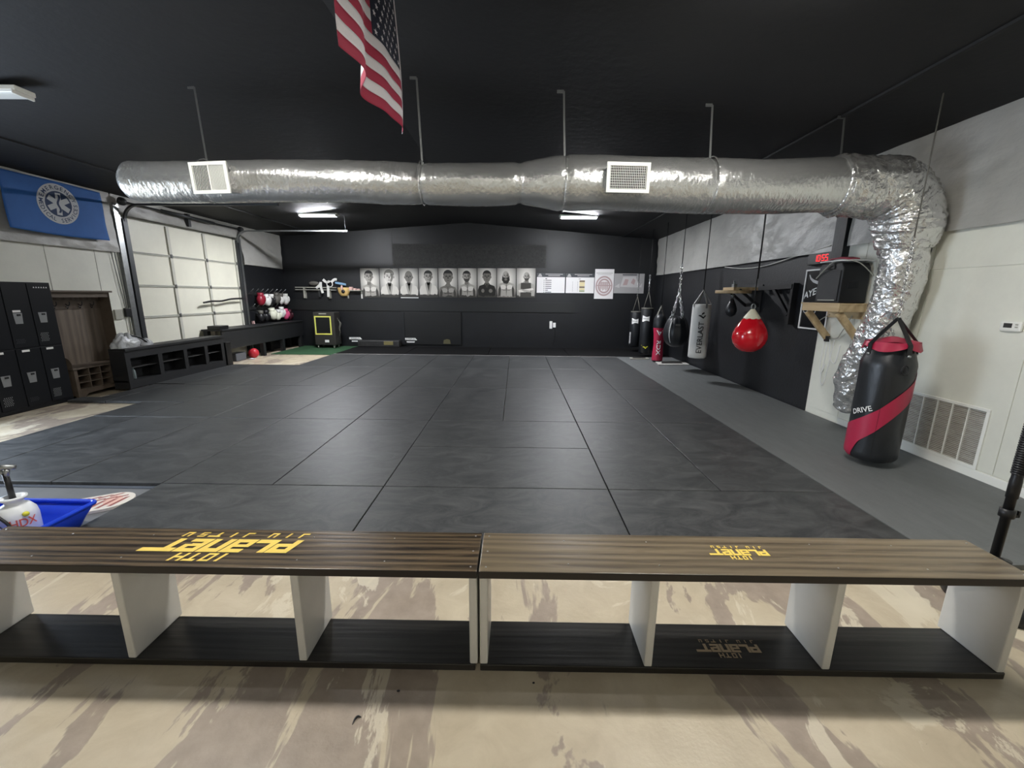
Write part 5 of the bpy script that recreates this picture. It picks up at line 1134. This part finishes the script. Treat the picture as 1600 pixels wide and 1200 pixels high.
MB().obox(fr, -W2+e, -H2+e, 0, W2-e, H2-e, .001).build('filter', mat('dusty_filter', (120, 108, 96), .9, noise=.5, nscale=7, col2=(178, 172, 162), stretch=(1, 1, 4)), rg)
for k in range(1, 5): u = -W2+e+(2*W2-2*e)*k/5; MB().obox(fr, u-.006, -H2+e, .001, u+.006, H2-e, .013).build('mullion', M_WHITE, rg)
proto = None
for k in range(30):
    v = -H2+e+(2*H2-2*e)*(k+.5)/30
    if proto is None:
        m = MB(); P = [fr(-W2+e, -.006, .002), fr(-W2+e, -.0045, .002), fr(-W2+e, .0045-.002, .011), fr(-W2+e, .003-.002, .011)]; Q = [p_+Vector((0, -1, 0))*(2*W2-2*e) for p_ in P]
        m.add(P+Q, [(0, 1, 2, 3), (7, 6, 5, 4), (0, 4, 5, 1), (1, 5, 6, 2), (2, 6, 7, 3), (3, 7, 4, 0)]); proto = m.build('louvre', M_WHITE, rg); proto.location = (0, 0, v)
    else:
        o = proto.copy(); COL.objects.link(o); o.parent = rg; o.location = (0, 0, v)
th = thing('thermostat', (XR, 3.77, 1.44), 'white wall thermostat with a grey screen', 'thermostat')
fr = frame((XR-.009, 3.765, 1.49), (0, -1, 0), (0, 0, 1))
MB().obox(fr, -.085, -.045, 0, .085, .045, .028).build('case', M_WHITE, th, bevel=.014); MB().obox(fr, -.05, -.012, .028, .015, .028, .03).build('screen', M_COOL, th)
for v in (.018, -.004): MB().obox(fr, .04, v-.006, .028, .06, v+.006, .031).build('button', M_RAIL, th)
tag(MB().tube(smooth_path([(XR-.02, 4.66, 2.42), (XR-.03, 4.68, 2.0), (XR-.03, 4.72, 1.5), (XR-.03, 4.78, 1.0), (XR-.02, 4.8, .15)], 6), .01, 6).build('wall_cable', M_DSTEEL), 'dark cable running down the wall beside the foil duct', 'cable')

# ================================================================== LEFT FOREGROUND
tb = thing('blue_tub', (-3.4, 2.55, 0), 'blue plastic tub on the floor behind the left bench', 'tub')
T0, T1, TY0, TY1, TH = -3.78, -3.10, 2.33, 2.80, .2
def tubring(t, o):  # outer/inner ring corner points with rounded corners
    ins = .075*(1-t); x0_, x1_, y0_, y1_ = T0+ins+o, T1-ins-o, TY0+ins+o, TY1-ins-o; r_ = .04; P = []
    for cx_, cy_, a0 in ((x1_-r_, y1_-r_, 0), (x0_+r_, y1_-r_, PI/2), (x0_+r_, y0_+r_, PI), (x1_-r_, y0_+r_, 1.5*PI)):
        for k in range(6): P.append((cx_+r_*math.cos(a0+PI/2*k/5), cy_+r_*math.sin(a0+PI/2*k/5)))
    return P
m = MB(); rings = []
for t, o, z in ((0, 0, .002), (.5, 0, TH*.5), (1, 0, TH-.02), (1, .004, TH-.02), (.5, .004, TH*.5), (0.03, .004, .008)): rings.append([Vector((x, y, z)) for x, y in tubring(t, o)])
n = 24; V = [p_ for r_ in rings for p_ in r_]
m.add(V, [(i*n+k, i*n+(k+1) % n, (i+1)*n+(k+1) % n, (i+1)*n+k) for i in range(5) for k in range(n)]+[tuple(range(5*n, 6*n)), tuple(reversed(range(n)))], 0, True)
m.build('basin', M_BLUE, tb)
A = [Vector((x, y, TH-.02)) for x, y in tubring(1, 0)]; 
MB().tube([p_+Vector((0, 0, .008)) for p_ in A], .016, 8, closed=True).build('rim', M_BLUE, tb)
sy = thing('pump_sprayer', (-3.34, 2.53, .01), 'white pump sprayer with black hose standing in the blue tub', 'sprayer')
sx_, sy_ = -3.37, 2.53
MB().lathe([(0, .012), (.09, .013), (.1, .03), (.102, .22), (.095, .26), (.07, .30), (.045, .315), (.045, .33), (.065, .345), (.068, .36), (.05, .362), (.03, .34), (0, .338)], (sx_, sy_, 0), 36).build('tank', M_TANK, sy)
MB().tube([(sx_, sy_, .33), (sx_-.01, sy_, .53)], .016, 12).build('pump_shaft', M_BLACK, sy)
MB().tube([(sx_-.1, sy_, .56), (sx_-.05, sy_, .57), (sx_+.04, sy_+.02, .565)], [.016, .02, .016], 10).tube([(sx_-.05, sy_, .56), (sx_-.01, sy_, .51)], .014, 8).tube([(sx_+.01, sy_, .555), (sx_-.005, sy_, .51)], .014, 8).build('pump_handle', M_STEEL, sy)
MB().text('HDX', None, .055, mapf=wrapmap(sx_, sy_, lambda z: .103, .2, .2), width=.13, bold=.015).build('lettering', M_ORANGE, sy)
MB().tube(smooth_path([(sx_-.05, sy_-.06, .3), (sx_+.0, sy_-.1, .27), (sx_+.06, sy_-.1, .2), (sx_+.06, sy_-.105, .1), (sx_+.03, sy_-.115, .04)], 7), .009, 8).build('hose', M_BLACK, sy)
MB().tube([(sx_-.04, sy_-.12, .26), (sx_+.14, sy_-.13, .12)], .004, 6).tube([(sx_-.1, sy_-.1, .3), (sx_-.03, sy_-.13, .255)], .014, 8).build('spray_wand', M_DSTEEL, sy)
base_ = math.atan2(-sy_, -sx_); MB().tube([(sx_+.098*math.cos(base_+.35), sy_+.098*math.sin(base_+.35), .25), (sx_+.112*math.cos(base_+.35), sy_+.112*math.sin(base_+.35), .255)], .016, 12).build('valve', M_YELD, sy)
bd = thing('balance_board', (-3.5, 2.98, 0), 'white rounded board with red-brown graphics lying beside the blue tub', 'board')
fr = frame((-3.43, 3.04, .03), (.86, .51, 0), (-.51, .86, 0)); Lb, Wb = .24, .155
out = [(-Lb*1.1, -Wb)]+[(Lb-.13+.13*math.cos(a)*1.3, Wb*math.sin(a)) for a in [R(-90)+R(180)*k/14 for k in range(15)]]+[(-Lb*1.1, Wb)]
MB().poly(fr, out, .0, .022).build('deck', mat('white_deck', (228, 222, 212), .3, coat=.3), bd)
m = MB(); mr = mat('redbrown_print', (150, 84, 78), .4)
for k in range(6):
    u = -.24+.073*k
    m.poly(fr, [(u, -.12), (u+.03, -.12), (u+.12, .02), (u+.09, .02)], .0008); m.poly(fr, [(u+.02, .03), (u+.1, .05), (u+.1, .07), (u+.02, .055)], .0008); m.poly(fr, [(u-.02, .08), (u+.07, .12), (u+.05, .13), (u-.03, .1)], .0008)
m.build('graphic', mr, bd); MB().poly(fr, ellp(.14, .0, .06, .09), .0004).build('blush_print', mat('blush_print', (226, 190, 176), .4), bd)
fs = thing('floor_sheet', (-4.5, 3.2, 0), 'grey vinyl sheet on the floor in front of the mats at left', 'sheet')
MB().box(-5.7, 2.45, .0008, -3.165, 3.40, .006).build('sheet', mat('grey_vinyl_sheet', (112, 114, 116), .45, noise=.15, nscale=3), fs); MB().box(-5.7, 3.36, .0062, -3.165, 3.405, .012).build('edge_strip', mat('daylight_tinted_strip', (92, 98, 108), .2), fs)  # edge strip's blue-grey has the daylight reflection put into its colour
# scraps on the concrete in front of the benches
for i, (x, y, s_, lab) in enumerate(((-.64, 1.37, .016, 'black curled scrap on the concrete in front of the benches'), (-.5, 1.5, .008, 'dark fleck nearest the left bench on the concrete'), (.1, 1.55, .006, 'tiny dark fleck on the concrete near the bench joint'))):
    t = MB()
    if i == 0: t.tube(smooth_path([(x+.02, y+.01, .004), (x+.004, y+.012, .006), (x-.004, y, .004), (x-.006, y-.02, .003)], 6), [.001+.0035*math.sin(PI*min(1, k/18)) for k in range(19)], 6)
    else: t.ell((x, y, .003), s_, s_*.7, .003, 10, 6)
    tag(t.build('floor_scrap', M_BLACK), lab, 'scrap')
